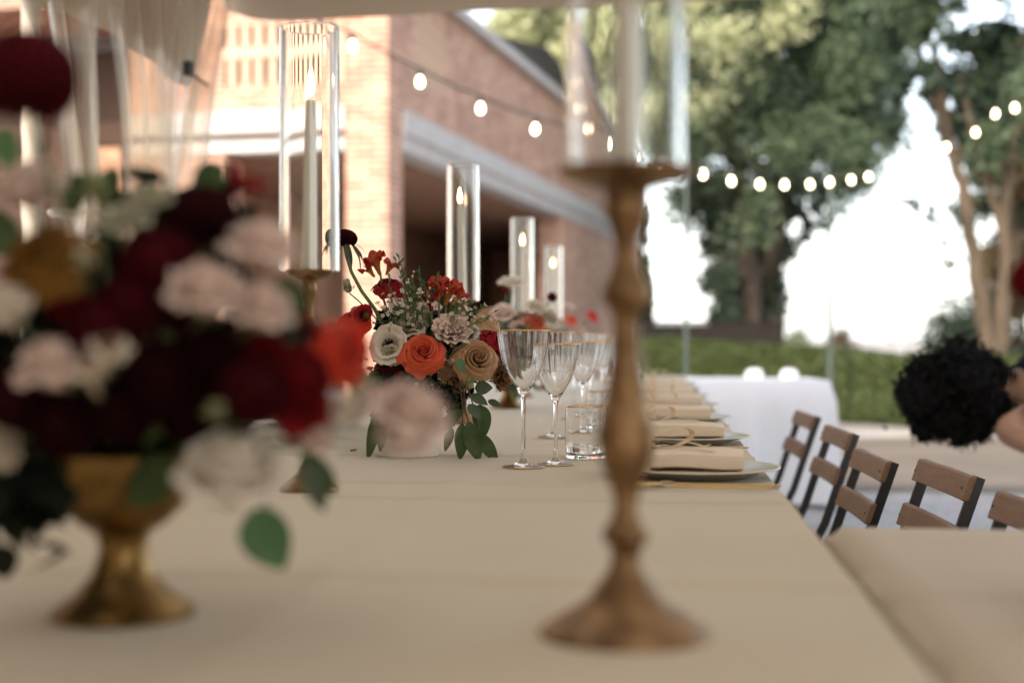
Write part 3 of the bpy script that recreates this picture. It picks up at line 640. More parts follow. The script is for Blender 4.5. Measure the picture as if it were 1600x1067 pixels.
# ------------------------------------------------------------------ candlesticks, candles, hurricane glasses
CS = [(0, 0), (127, 0), (128, 8), (118, 18), (103, 27), (84, 40), (66, 52), (52, 64), (40, 79), (29, 95), (22, 110), (19, 124), (20, 140), (27, 148), (31, 156), (30, 166), (24, 178), (18, 190), (16, 205), (17, 222), (22, 240), (29, 262), (35, 285), (38, 306), (37, 330), (32, 352), (27, 380), (23, 408), (20, 440), (18, 470), (18, 494), (21, 510), (30, 522), (33, 534), (31, 550), (24, 566), (19, 580), (16, 598), (16, 614), (19, 630), (24, 645), (29, 662), (30, 676), (27, 690), (34, 700), (60, 708), (88, 718), (100, 728), (102, 734), (98, 735), (88, 729), (20, 727), (19, 729), (0, 729)]
def candle_stand(label, loc, h, rs=1.0, tilt=0.0, glass_label=None, candle_label=None, lean=0.0):
    k = h / 735
    prof = [(r * k * rs * (1.20 if 70 < z < 695 else 1.07), z * k) for r, z in CS]
    rt = thing('candlestick', label, 'candlestick', loc, 0, 'brass candlesticks along the table')
    i0 = 14; i1 = 43
    MB().lathe(prof[:i0 + 1], 64, wob=lambda t, i: 0.02 * math.cos(16 * t) if 3 <= i <= 9 else 0).build('foot', M['brass'], rt)
    MB().lathe([(prof[i0][0] * .999, prof[i0][1])] + prof[i0 + 1:i1 + 1], 36).build('stem', M['brass'], rt)
    MB().lathe(prof[i1:], 44).build('dish', M['brass'], rt)
    zt = loc.z + 729 * k
    g = thing('hurricane_glass', glass_label, 'glass cylinder', (loc.x, loc.y, zt + 0.001), 0, 'tall glass cylinders on the candlesticks')
    H = 0.347; r = 0.0425; w = 0.0022
    MB().lathe([(r, 0.0), (r, .002), (r, H * .5), (r, H - .003), (r, H - .0012), (r - .0006, H - .0002), (r - w + .0006, H - .0002), (r - w, H - .0012), (r - w, H - .003), (r - w, H * .5), (r - w, .002), (r - w, 0.0)], 64, closed=True).build('cylinder', M['tube'], g)
    c = thing('taper_candle', candle_label, 'candle', (loc.x, loc.y, zt + 0.0005), 0, 'lit taper candles')
    c.rotation_euler = (0, lean, 0.3)
    MB().lathe([(0, 0), (.0110, 0), (.0112, .004), (.0105, .06), (.0088, .18), (.0074, .238), (.0066, .244), (.003, .2455), (0, .244)], 24).build('wax', M['candle'], c)
    MB().tube([(0, 0, .243), (.0006, 0, .25), (.002, 0, .255)], .0009, 6).build('wick', M['wick'], c)
    MB().lathe([(0, .249), (.0034, .253), (.0052, .259), (.0050, .266), (.0034, .275), (.0016, .284), (0, .291)], 14).build('flame', M['flame'], c)
candle_stand('large near brass candlestick, out of focus at the front', P(978, 995, 1.05), 0.346, 1.0,
             glass_label='near glass cylinder cut off by the top of the picture', candle_label='near candle in the glass on the large candlestick', lean=0.02)
ordn = ['tallest looking', 'second', 'third', 'fourth']
for i in range(4):
    p = T(-0.492, 1.99 + 1.62 * i, TZ + 0.001)
    where = ['behind the blurred near flowers', 'behind the sharp orange rose arrangement', 'behind the second flower arrangement', 'at the far end of the table'][i]
    candle_stand('brass candlestick %s' % where, p, 0.316, 0.72, 0, 'glass cylinder on the candlestick %s' % where, 'lit candle in the glass %s' % where, [0.008, -0.03, 0.005, -0.01][i])

# ------------------------------------------------------------------ glassware
def glass_me(prof_out, wall, base_solid, segs, flute):
    inner = []
    return None
def wine_parts(H, rr):
    out = [(0.0355, 0.0), (0.0358, 0.0012), (0.034, 0.0024), (0.020, 0.0045), (0.008, 0.009), (0.0046, 0.016), (0.0036, 0.035), (0.0034, 0.08), (0.0039, 0.112), (0.0058, 0.121), (0.0110, 0.1305), (0.0165, 0.1395), (0.0225, 0.1490), (0.0278, 0.1585), (0.0325, 0.1690), (0.0363, 0.1790), (0.0393, 0.1900), (0.0424, 0.2070), (0.0443, 0.2210), (0.0450, 0.2300)]
    inn = [(0.0440, 0.2300), (0.0432, 0.2208), (0.0412, 0.2070), (0.0381, 0.1902), (0.0350, 0.1795), (0.0311, 0.1697), (0.0263, 0.1597), (0.0209, 0.1506), (0.0148, 0.1415), (0.0090, 0.1335), (0.0040, 0.1300), (0.0, 0.1292)]
    k = H / 0.230; sc = lambda q: [(r * rr, z * k) for r, z in q]
    mb = MB(); pr = [(0, 0)] + sc(out) + sc(inn); n0 = 1 + len(out)
    mb.lathe(pr, 72, wob=lambda t, i: (0.010 * math.cos(24 * t) if i > n0 + 0 and i < n0 + 5 else 0))
    rim = MB(); rz = 0.2302 * k; a = 0.0445 * rr
    rim.lathe([(a + 0.0011 * math.cos(q), rz + 0.0013 * math.sin(q)) for q in [j * math.pi / 4 for j in range(8)]], 64, closed=True)
    fr = MB(); fr.lathe([(0.0352 * rr + 0.0009 * math.cos(q), 0.0016 + 0.0008 * math.sin(q)) for q in [j * math.pi / 3 for j in range(6)]], 64, closed=True)
    return mb.mesh('bowl_and_stem', M['glass']), rim.mesh('gold_rim', M['gold_rim']), fr.mesh('foot_rim', M['gold_rim'])
WA = wine_parts(0.231, 1.0); WB = wine_parts(0.208, 0.90)
def tumb():
    out = [(0.036, 0.0), (0.0375, 0.002), (0.0385, 0.03), (0.0395, 0.094)]; inn = [(0.0380, 0.094), (0.0370, 0.03), (0.0355, 0.011), (0.030, 0.008), (0, 0.0075)]
    mb = MB().lathe([(0, 0)] + out + inn, 64, wob=lambda t, i: 0.006 * math.cos(20 * t) if 5 <= i <= 6 else 0)
    rim = MB().lathe([(0.03875 + 0.0010 * math.cos(q), 0.0942 + 0.0010 * math.sin(q)) for q in [j * math.pi / 4 for j in range(8)]], 56, closed=True)
    return mb.mesh('cup', M['glass']), rim.mesh('gold_rim', M['gold_rim'])
TUM = tumb()
near = ['first', 'second', 'third', 'fourth', 'fifth', 'sixth', 'seventh']
def wine(ms, loc, label, grp):
    rt = thing('wine_glass', label, 'wine glass', loc, random.uniform(0, 6), grp)
    put('bowl_and_stem', ms[0], rt); put('gold_rim', ms[1], rt); put('foot_rim', ms[2], rt)
def tumbler(loc, label):
    rt = thing('tumbler', label, 'water glass', loc, random.uniform(0, 6), 'gold rimmed tumblers')
    put('cup', TUM[0], rt); put('gold_rim', TUM[1], rt)

# ------------------------------------------------------------------ place settings
pl_me = MB().lathe([(0, 0.001), (0.085, 0.001), (0.092, 0.003), (0.105, 0.009), (0.131, 0.0155), (0.1315, 0.017), (0.105, 0.0115), (0.088, 0.0055), (0, 0.0045)], 72).mesh('plate', M['plate'])
rim_me = MB().lathe([(0.1316 + 0.0016 * math.cos(q), 0.0165 + 0.0013 * math.sin(q)) for q in [j * math.pi / 4 for j in range(8)]], 72, closed=True).mesh('rim', M['plate_rim'])
def napkin_mesh(seed):
    mb = MB(); r = random.Random(seed); L, Wd = 0.205, 0.125; zz = 0.0
    ths = [0.006, 0.033]
    for k, th in enumerate(ths):              # folded layers, each a soft roll open at the right end
        z0 = sum(ths[:k]); sh = (0.003, -0.003, -0.007)[k] + r.uniform(-.002, .002)
        def fn(a, b, z0=z0, th=th, sh=sh, k=k):
            q = b * 2 * math.pi; x = (a - 0.5) * L
            cx = max(-1, min(1, 1.22 * math.cos(q))); cz = max(-1, min(1, 1.12 * math.sin(q)))
            taper = 1 - 0.06 * max(0, abs(a - .5) * 2 - .8) * 5
            return (x + 0.002 * nz3(b * 5, k, seed), cx * (Wd / 2 + sh) * (1 + 0.015 * nz3(a * 5, b * 3, seed + k)),
                    z0 + th / 2 + cz * (th / 2) * taper * 0.97 + 0.0024 * nz3(a * 3, b * 2 + k, seed) * (0.4 + k) + 0.003 * math.sin(a * 5 + seed) * (k / 3))
        mb.sheet(fn, 26, 20)
        for e in (0, 1):                      # end caps
            n = 20; ring = [fn(e, j / n) for j in range(n)]; c = Vector((0, 0, 0))
            for p in ring: c += Vector(p) / n
            mb.add(ring + [c - Vector((0.003 * (1 if e else -1), 0, 0))], [(j, (j + 1) % n, n) for j in range(n)])
    return mb.mesh('linen', M['napkin'])
def ribbon_parts(seed, parent):
    r = random.Random(seed); xr = -0.055 + r.uniform(-.01, .01); w = 0.017; hw, hh = 0.065, 0.0405
    loop = [(-hw, 0.0), (-hw - .001, hh * .5), (-hw + .004, hh + .001), (0, hh + .0035), (hw - .004, hh + .001), (hw + .001, hh * .5), (hw, 0.0), (0, -0.0008)]
    n = len(loop)
    mb = MB(); mb.sheet(lambda a, b: (xr + (b - .5) * w, loop[int(a * n) % n][0] if a < 1 else loop[0][0], loop[int(a * n) % n][1] if a < 1 else loop[0][1]), n, 1)
    mb.build('ribbon_band', M['ribbon'], parent)
    for s in (-1, 1):                         # bow loops and tails
        an = r.uniform(0.25, 0.7) * s + (0 if s > 0 else math.pi); ca, sa = math.cos(an), math.sin(an); L = r.uniform(0.065, 0.09)
        def fn(a, b, ca=ca, sa=sa, L=L):
            t = a * 2 * math.pi; d = L / 2 * (1 - math.cos(t)); z = hh + 0.006 + 0.015 * math.sin(t) + 0.006 * (1 - math.cos(t)); wv = (b - .5) * w
            return (xr + d * ca - wv * sa, d * sa + wv * ca, z)
        MB().sheet(fn, 20, 2).build('bow_loop', M['ribbon'], parent)
        an2 = r.uniform(0.0, 0.35) * s + (0 if r.random() < .75 else math.pi); c2, s2 = math.cos(an2), math.sin(an2); L2 = r.uniform(0.08, 0.13)
        def f2(a, b, c2=c2, s2=s2, L2=L2, s=s):
            d = a * L2; wv = (b - .5) * w * .9; z = hh + .004 + 0.006 * math.sin(a * 5 + s); 
            return (xr + d * c2 - wv * s2, s * .006 + d * s2 + wv * c2, z)
        MB().sheet(f2, 12, 1).build('ribbon_tail', M['ribbon'], parent)
    MB().ball((xr, 0, hh + .006), .008, 10, 7, (1, .8, .7)).build('knot', M['ribbon'], parent)
def cutlery(kind, loc, label, seed=0, rot=0.0):
    rt = thing(kind, label, kind, loc, TROT + rot, 'gold cutlery beside the plates')   # local +x is the handle end
    hp = [(0.115, 0.0022), (0.10, 0.003), (0.05, 0.0022), (0.0, 0.0018), (-0.03, 0.0016)]
    def han(a, b):
        x = 0.115 - a * 0.15; ww = np.interp(x, [-.035, 0, .06, .1, .115], [.0022, .0023, .0036, .0050, .0038]); q = b * 6.283
        return (x, math.cos(q) * ww, 0.004 + 0.0016 * math.sin(q) + 0.006 * max(0, (0.02 - x)) * 1.5)
    MB().sheet(han, 24, 10).build('handle', M['cutlery'], rt)
    if kind == 'fork':
        def neck(a, b):
            x = -0.035 - a * 0.03; ww = np.interp(a, [0, .5, 1], [.0022, .008, .0115]); q = b * 6.283
            return (x, math.cos(q) * ww, 0.0045 + 0.003 * math.sin(a * 3.14) + 0.001 * math.sin(q))
        MB().sheet(neck, 10, 10).build('neck', M['cutlery'], rt)
        for k in range(4):
            y = (k - 1.5) * 0.0066
            MB().tube([(-0.064, y * .95, .0048), (-0.085, y, .004), (-0.105, y, .0062)], [.0016, .0014, .0008], 6).build('tine', M['cutlery'], rt)
    else:
        def bl(a, b):
            x = -0.03 - a * 0.10; ww = np.interp(a, [0, .1, .7, 1], [.003, .0085, .009, .002]); 
            return (x, -0.004 + (b if b < .5 else 1 - b) * 4 * ww - ww, 0.003 + 0.0012 * math.sin(b * 6.283) * (1 - a * .6))
        MB().sheet(bl, 16, 10).build('blade', M['cutlery'], rt)
VS = [2.27, 2.99, 3.71, 4.43, 5.15, 5.87, 6.59]
for i, v in enumerate(VS):
    o = near[i]
    pt = thing('dinner_plate', '%s sage grey plate from the near candlestick along the right edge' % o, 'plate', T(0.062, v, TZ + 0.001), TROT, 'plates along the right edge')
    put('well', pl_me, pt); put('rim', rim_me, pt)
    nk = thing('napkin_bundle', 'ribbon tied beige napkin on the %s plate from the near candlestick' % o, 'napkin', T(0.035 + random.uniform(-.006, .006), v - 0.005, TZ + 0.0075), TROT + random.uniform(-.09, .09), 'napkins tied with ribbon')
    put('linen', napkin_mesh(11 + i), nk); ribbon_parts(20 + i, nk)
    if i < 5:
        cutlery('fork', T(0.066, v - 0.168, TZ + 0.0015), 'outer gold fork in front of the %s plate' % o, rot=-0.04)
        cutlery('fork', T(0.048, v - 0.205, TZ + 0.0015), 'gold fork nearest the camera in front of the %s plate' % o, rot=-0.09)
        cutlery('knife', T(0.045, v + 0.165, TZ + 0.0015), 'gold knife behind the %s plate' % o, rot=0.03)
    dv = v - VS[0]
    for ms, px, py, lab, grp in ((WA, 818, 731, 'tall wine glass', 'tall gold rimmed wine glasses'), (WB, 868, 727, 'shorter wine glass', 'short gold rimmed wine glasses')):
        q = P(px, py, 0.22 * F / (py - HZ)); q.z = TZ + 0.0012
        q = q + (T(0, dv) - T(0, 0)) + Vector((random.uniform(-.012, .012), random.uniform(-.01, .01), 0)) * (1 if i else 0)
        wine(ms, q, 'gold rimmed %s of the %s place setting from the near candlestick' % (lab, o), grp)
    q = P(916, 716, 2.60); q.z = TZ + 0.0012
    tumbler(q + (T(0, dv) - T(0, 0)), 'gold rimmed tumbler of the %s place setting from the near candlestick' % o)
cr = MB(); cr.sheet(lambda a, b: ((a - .5) * .012, (b - .5) * .007 * math.sin(a * 3.14), .003 * math.sin(b * 3.14) + .002 * a), 6, 4)
pc = cr.build('fallen_petal', M['twig']); pc.location = P(552, 705, 2.76); tag(pc, 'tiny dark fallen petal on the cloth left of the cream bowl', 'petal')

# ------------------------------------------------------------------ folding chairs
def chair(label, loc, rz):
    rt = thing('folding_chair', label, 'chair', loc, rz, 'folding bistro chairs along the long table')   # local -x faces the table, y runs across
    def pst(s): y = 0.168 * s; return [(0.200, y, 0.741), (0.165, y, 0.64), (0.125, y, 0.52), (0.085, y, 0.44), (-0.20, y, 0.0)]
    for s in (-1, 1):
        MB().bar(pst(s), 0.020, 0.009, (0, 1, 0)).build('back_post', M['iron'], rt)
        y = 0.150 * s
        MB().bar([(-0.19, y, 0.445), (0.02, y, 0.235), (0.235, y, 0.0)], 0.026, 0.009, (0, 1, 0)).build('leg', M['iron'], rt)
        MB().bar([(-0.205, y * .93, 0.438), (0.115, y * .93, 0.438)], 0.022, 0.008, (0, 1, 0)).build('seat_rail', M['iron'], rt)
    for z0, xm in ((0.722, 0.192), (0.636, 0.162)):
        def fn(a, b, z0=z0, xm=xm):
            q = b * 4; y = -0.183 + 0.366 * a; cur = 0.004 * (1 - (2 * a - 1) ** 2)
            c = [(-.006, -.0215), (.006, -.0215), (.006, .0215), (-.006, .0215)][int(q) % 4]
            return (xm - 0.012 + c[0] + cur + 0.34 * c[1], y, z0 + c[1])
        mb = MB(); n = 14; ring = []
        for i in range(n + 1): ring.append([fn(i / n, k / 4) for k in range(4)])
        mb.add([p for r_ in ring for p in r_], [(i * 4 + k, i * 4 + (k + 1) % 4, (i + 1) * 4 + (k + 1) % 4, (i + 1) * 4 + k) for i in range(n) for k in range(4)] + [(3, 2, 1, 0), (n * 4, n * 4 + 1, n * 4 + 2, n * 4 + 3)])
        o = mb.build('back_slat', M['wood'], rt, smooth=False); bevel(o, 0.0035)
        for s in (-1, 1): MB().ball((xm - 0.021, 0.165 * s, z0), .0028, 8, 6, (.5, 1, 1)).build('rivet', M['iron'], rt)
    for k in range(6):
        x = -0.20 + k * 0.058
        bevel(MB().box(x, x + 0.047, -0.178, 0.178, 0.449, 0.464).build('seat_slat', M['wood'], rt, smooth=False), 0.003)
    for x, z in ((-0.155, 0.07), (0.185, 0.055)): MB().tube([(x, -0.168, z), (x, 0.168, z)], 0.006, 8).build('stretcher', M['iron'], rt)
CH = [(0.755, 2.03, 0.0, 'wooden slat folding chair cut off by the right picture edge'), (0.80, 2.62, 0.0, 'wooden slat folding chair, sharpest of the row, next to the cut off chair'),
      (0.785, 3.10, -0.016, 'middle wooden slat folding chair of the row'), (0.855, 3.72, 0.0, 'fourth folding chair from the right, blurred against the white cloth'), (0.93, 4.50, 0.0, 'farthest folding chair in front of the white cloth table'), ]
for x, y, z, lab in CH:
    c = Vector((x - 0.19, y, z)); chair(lab, c, R(-2.5) + random.uniform(-.02, .02))
# ------------------------------------------------------------------ flowers
def petal(mb, th0, ha, r0, r1, h, flare=0.0, spiral=0.0, ruf=0.0, tip=0.15, nu=7, nv=6, pw=0.8, z0=0.0, curl=0.0, narrow=0.55, ph=0.0):
    def fn(a, b):
        s = a * 2 - 1; t = b
        w = ha * (narrow + (1 - narrow) * math.sin(min(1, t * 1.15) * math.pi / 2)) * (1 - 0.25 * max(0, t - .8) / .2)
        th = th0 + s * w
        r = r0 + (r1 - r0) * math.sin(t * math.pi / 2) ** pw + spiral * s + flare * t ** 4 + ruf * math.sin(s * 7 + ph) * t * t
        z = z0 + h * (math.sin(t * math.pi / 2) ** 1.1 if h > 0 else t) - tip * s * s * t * t * abs(h) - curl * max(0, t - .7) ** 2 * 6 + ruf * .6 * math.cos(s * 9 + ph) * t * t
        return (r * math.cos(th), r * math.sin(th), z)
    mb.sheet(fn, nu, nv)
def flower_parts(kind, seed=0):               # unit radius; list of petal MBs and a core MB
    r = random.Random(seed); ps = []; core = MB()
    def ring(n, **k):
        off = r.uniform(0, 6.28)
        for i in range(n):
            mb = MB(); kk = dict(k); kk['r1'] = k['r1'] * r.uniform(.88, 1.10); kk['h'] = k['h'] * r.uniform(.93, 1.05)
            petal(mb, off + i * 2 * math.pi / n + r.uniform(-.1, .1), ph=r.uniform(0, 6), **kk); ps.append(mb)
    if kind == 'rose':
        core.lathe([(0, .1), (.09, .3), (.115, .7), (.07, .93), (0, .98)], 10)
        ring(2, ha=1.5, r0=.05, r1=.15, h=.97, spiral=.05, tip=.03, nu=9)
        ring(3, ha=1.35, r0=.08, r1=.24, h=1.02, spiral=.07, tip=.05, flare=.02, nu=9)
        ring(3, ha=1.3, r0=.1, r1=.36, h=1.02, spiral=.09, tip=.09, flare=.06, curl=.15, nu=9)
        ring(3, ha=1.3, r0=.12, r1=.49, h=.97, spiral=.10, tip=.13, flare=.09, curl=.25, nu=9, ruf=.012)
        ring(4, ha=1.15, r0=.15, r1=.62, h=.88, spiral=.10, tip=.20, flare=.15, curl=.4, nu=9, ruf=.02)
        ring(4, ha=1.1, r0=.15, r1=.76, h=.74, spiral=.10, tip=.30, flare=.22, curl=.55, nu=9, ruf=.03)
        ring(5, ha=.85, r0=.15, r1=.86, h=.52, spiral=.08, tip=.36, flare=.26, curl=.6, ruf=.04, nu=9)
    elif kind == 'peony':
        core.ball((0, 0, .46), .50, 14, 9, (1, 1, 1.0), .05)
        ring(5, ha=.85, r0=.2, r1=.42, h=.92, spiral=.05, ruf=.05, tip=.15, flare=-.06)
        ring(5, ha=.9, r0=.2, r1=.58, h=.86, spiral=.05, ruf=.06, tip=.2)
        ring(6, ha=.85, r0=.2, r1=.74, h=.74, spiral=.05, ruf=.07, tip=.25, flare=.1)
        ring(6, ha=.8, r0=.2, r1=.88, h=.52, spiral=.05, ruf=.08, tip=.3, flare=.16, curl=.2)
    elif kind == 'lisianthus':
        core.ball((0, 0, .35), .16, 10, 7, (1, 1, .8), .1)
        ring(4, ha=1.0, r0=.1, r1=.42, h=.85, spiral=.05, ruf=.05, tip=.2, flare=.05)
        ring(5, ha=.95, r0=.12, r1=.66, h=.8, spiral=.05, ruf=.07, tip=.25, flare=.15)
        ring(5, ha=.95, r0=.14, r1=.85, h=.6, spiral=.05, ruf=.08, tip=.3, flare=.2, curl=.2)
    elif kind == 'carnation':
        core.lathe([(0, 0), (.2, .05), (.22, .4), (0, .5)], 10)
        for n, r1, h in ((5, .25, .95), (7, .42, .92), (8, .6, .82), (9, .78, .66), (9, .9, .48)):
            ring(n, ha=.75, r0=.08, r1=r1, h=h, ruf=.10, tip=.1, flare=.12, nu=10)
    elif kind == 'dahlia':
        core.ball((0, 0, .5), .45, 12, 8)
        N_ = 110
        for i in range(N_):
            z = 1 - 1.75 * (i + .5) / N_; a = i * 2.39996; rr = math.sqrt(max(0, 1 - z * z)); d = Vector((rr * math.cos(a), rr * math.sin(a), z))
            q = d.to_track_quat('Z', 'Y'); mb = MB(); w = .13 + .05 * rr
            mb.sheet(lambda u, v: q @ Vector(((u - .5) * 2 * w * math.sin(.3 + v * 2.5), (abs(u - .5) * 2) ** 2 * w * .8 - .02, .3 + .26 * v - (.05 * v * v))) * 1.75 + Vector((0, 0, .5)) * .0 + Vector((0, 0, .5)), 4, 4)
            ps.append(mb)
        for mb in ps: mb.v = [(x, y, .5 + (z - .5)) for x, y, z in mb.v]
    elif kind == 'freesia':
        core.lathe([(0, 0), (.08, .05), (.12, .5), (.1, .8), (0, .85)], 8)
        ring(3, ha=.75, r0=.1, r1=.42, h=1.35, flare=.30, tip=.35, nu=5, pw=1.6, narrow=.75)
        ring(3, ha=.75, r0=.1, r1=.40, h=1.30, flare=.22, tip=.35, nu=5, pw=1.6, narrow=.75)
        for k in range(5):
            a = k * 1.25; core.tube([(0, 0, .6), (.12 * math.cos(a), .12 * math.sin(a), 1.1), (.2 * math.cos(a), .2 * math.sin(a), 1.3)], .018, 5)
    elif kind == 'anemone':
        core.ball((0, 0, .30), .20, 12, 8, (1, 1, .7), .12)
        for k in range(26):
            a = k * 2.4; core.tube([(.15 * math.cos(a), .15 * math.sin(a), .3), (.32 * math.cos(a), .32 * math.sin(a), .45)], .022, 4)
        ring(5, ha=.9, r0=.12, r1=.72, h=.55, flare=.12, tip=.2, ruf=.03)
        ring(6, ha=.85, r0=.12, r1=.88, h=.42, flare=.18, tip=.25, ruf=.04)
    elif kind == 'bud':
        core.lathe([(0, 0), (.3, .1), (.45, .5), (.4, .9), (0, 1.4)], 10)
        ring(4, ha=1.1, r0=.2, r1=.55, h=1.55, flare=-.35, spiral=.05, tip=.2)
        ring(4, ha=.5, r0=.15, r1=.62, h=.7, flare=.1, tip=.5)
    return ps, core
_fc = {}
def flower_mesh(kind, col, seed=0):
    k = (kind, col, seed)
    if k not in _fc:
        ps, core = flower_parts(kind, seed); mb = MB(); mb.cur = 1; mb.add(core.v, core.f, core.uv); mb.cur = 0
        for p in ps: mb.add(p.v, p.f, p.uv)
        _fc[k] = mb.mesh(kind + '_' + col, [M['p_' + col], CORE.get(kind, M['p_' + col])])
    return _fc[k]
CORE = {'anemone': M['p_blackred'], 'freesia': M['p_flamered'], 'bud': M['p_greenbud']}
FN = dict(rose='rose', peony='peony', lisianthus='lisianthus', carnation='carnation', dahlia='dahlia', freesia='freesia', anemone='anemone', bud='flower_bud')
CN = dict(orange='orange', scarlet='red orange', caramel='caramel', ochre='dark ochre', blush='blush pink', cream='cream', white='white', ruby='dark red', maroon='maroon', blackred='nearly black', flamered='red and yellow', brown='russet brown', greenbud='green', palegreen='pale green')
def place_flower(rt, kind, col, pos, axis, rad, split=False, seed=0, roll=None, stem_to=None):
    q = Vector(axis).normalized().to_track_quat('Z', 'Y'); roll = random.uniform(0, 6.28) if roll is None else roll
    L = Vector(rt.location); c = Vector(pos) - L - q @ Vector((0, 0, 0.45 * rad))
    mx = Matrix.Translation(c) @ q.to_matrix().to_4x4() @ Matrix.Rotation(roll, 4, 'Z') @ Matrix.Diagonal((rad, rad, rad, 1))
    if split:
        ps, core = flower_parts(kind, seed)
        o = put(FN[kind], core.mesh(kind + '_heart', CORE.get(kind, M['p_' + col])), rt, mtx=mx)
        for p in ps: put('petal', p.mesh('petal', M['p_' + col]), o)
    else: o = put(FN[kind], flower_mesh(kind, col, seed), rt, mtx=mx)
    o['label'] = '%s %s' % (CN[col], FN[kind].replace('_', ' '))
    if stem_to is not None:
        a = Vector(stem_to) - L; b = c; m_ = a.lerp(b, .55) + Vector((0, 0, .012))
        MB().tube([a, a.lerp(m_, .5), m_, m_.lerp(b, .5) + Vector((0, 0, .002)), b], 0.0022, 6).build('stem', M['stem'], rt)
    return o
def leaf(rt, a, b, wid, m='euca', face=(0, -1, .3), bend=.12, fold=.15, rnd=.8):
    L = Vector(rt.location); a = Vector(a) - L; b = Vector(b) - L; d = b - a; ln = d.length; d.normalize()
    f = Vector(face); f = (f - d * f.dot(d)).normalized(); s = d.cross(f)
    def fn(u, v):
        w = math.sin(math.pi * min(1, v ** rnd * .97 + .03)) ** .8 * wid / 2; k = u * 2 - 1
        return a + d * (ln * v) + s * (w * k) + f * (bend * ln * math.sin(v * math.pi) + fold * w * k * k + .02 * ln * math.sin(v * 9 + k))
    return MB().sheet(fn, 6, 9).build('leaf', M[m], rt)
def compote(rt, rim_r, h, foot_r, mtl, flute=0.0, bowl_h=0.06):
    k = h - bowl_h
    pr = [(0, 0), (foot_r, 0), (foot_r * 1.01, .003), (foot_r * .92, .008), (foot_r * .70, k * .24), (foot_r * .44, k * .48), (foot_r * .32, k * .8), (foot_r * .38, k * .97)]
    MB().lathe(pr, 48, wob=(lambda t, i: flute * abs(math.cos(9 * t)) if i < 6 else 0) if flute else None).build('foot', mtl, rt)
    b = [(foot_r * .38, k * .97), (rim_r * .55, k + bowl_h * .12), (rim_r * .85, k + bowl_h * .42), (rim_r * .97, k + bowl_h * .8), (rim_r * 1.02, h), (rim_r * .99, h + .001), (rim_r * .93, k + bowl_h * .8), (rim_r * .8, k + bowl_h * .45), (0, k + bowl_h * .25)]
    MB().lathe(b, 48, wob=(lambda t, i: flute * .6 * abs(math.cos(9 * t))) if flute else None).build('bowl', mtl, rt)
def wax_sprig(rt, a, b, n, spread, fl=0.0042, green=True):
    L = Vector(rt.location); a = Vector(a) - L; b = Vector(b) - L; mb = MB(); d = (b - a)
    mb.cur = 2; mb.tube([a, a.lerp(b, .5) + Vector((0, 0, .006)), b], .0011, 5)
    for i in range(n):
        base = a.lerp(b, random.uniform(.45, 1.0)); tip = b + Vector([random.gauss(0, spread) for _ in range(3)]) if random.random() < .6 else base + Vector([random.gauss(0, spread) for _ in range(3)])
        mb.cur = 2; mb.tube([base, base.lerp(tip, .6) + Vector((0, 0, .002)), tip], .0006, 4, False)
        q = (tip - base + Vector((0, -.02, .01))).normalized().to_track_quat('Z', 'Y')
        kind = random.random()
        if kind < .6:
            mb.cur = 0
            for k in range(5):
                t = k * 1.2566; c = Vector((math.cos(t), math.sin(t), .12)); sd = Vector((-math.sin(t), math.cos(t), 0)) * .42
                mb.add([tip + q @ (c * fl * .15), tip + q @ ((c * .62 + sd) * fl), tip + q @ ((c * 1.08 + Vector((0, 0, .12))) * fl), tip + q @ ((c * .62 - sd) * fl)], [(0, 1, 2, 3)])
            mb.cur = 1; mb.ball(tip + q @ Vector((0, 0, fl * .1)), fl * .28, 6, 4)
        elif kind < .8: mb.cur = 0; mb.ball(tip, fl * .5, 6, 4, (1, 1, 1.2))
        elif green:
            mb.cur = 2
            for k in range(3):
                t = random.uniform(0, 6.28); e = tip + q @ Vector((math.cos(t) * .4, math.sin(t) * .4, 1)) * fl * 3
                s = (e - tip).cross(Vector((0, 1, .2))).normalized() * fl * .25
                mb.add([tip, tip.lerp(e, .5) + s, e, tip.lerp(e, .5) - s], [(0, 1, 2, 3)])
    return mb.build('waxflower_sprig', [M['wax_white'], M['wax_eye'], M['stem']], rt)

# -------- the sharp centrepiece
D2 = 2.66
def Q(px, py, dz=0.0): return P(px, py, D2 + dz)
base2 = Q(637, 704); base2.z = TZ + 0.001
B2 = thing('floral_centrepiece', 'sharp flower arrangement with bright orange rose in a fluted cream bowl', 'flowers', base2, 0, 'flower arrangements along the table')
compote(B2, 0.075, 0.115, 0.056, M['ceramic'], 0.10)
hub = base2 + Vector((0.015, 0, 0.115))
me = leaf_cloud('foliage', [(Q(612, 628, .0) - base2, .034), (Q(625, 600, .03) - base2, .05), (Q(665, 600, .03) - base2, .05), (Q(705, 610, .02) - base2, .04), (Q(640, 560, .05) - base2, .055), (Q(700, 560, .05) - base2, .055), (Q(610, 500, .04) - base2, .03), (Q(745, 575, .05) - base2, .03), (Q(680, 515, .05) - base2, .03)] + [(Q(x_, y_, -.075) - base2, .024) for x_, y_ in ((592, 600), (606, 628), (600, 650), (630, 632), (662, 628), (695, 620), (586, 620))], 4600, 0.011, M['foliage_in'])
tag(put('foliage', me, B2), kind='stuff')
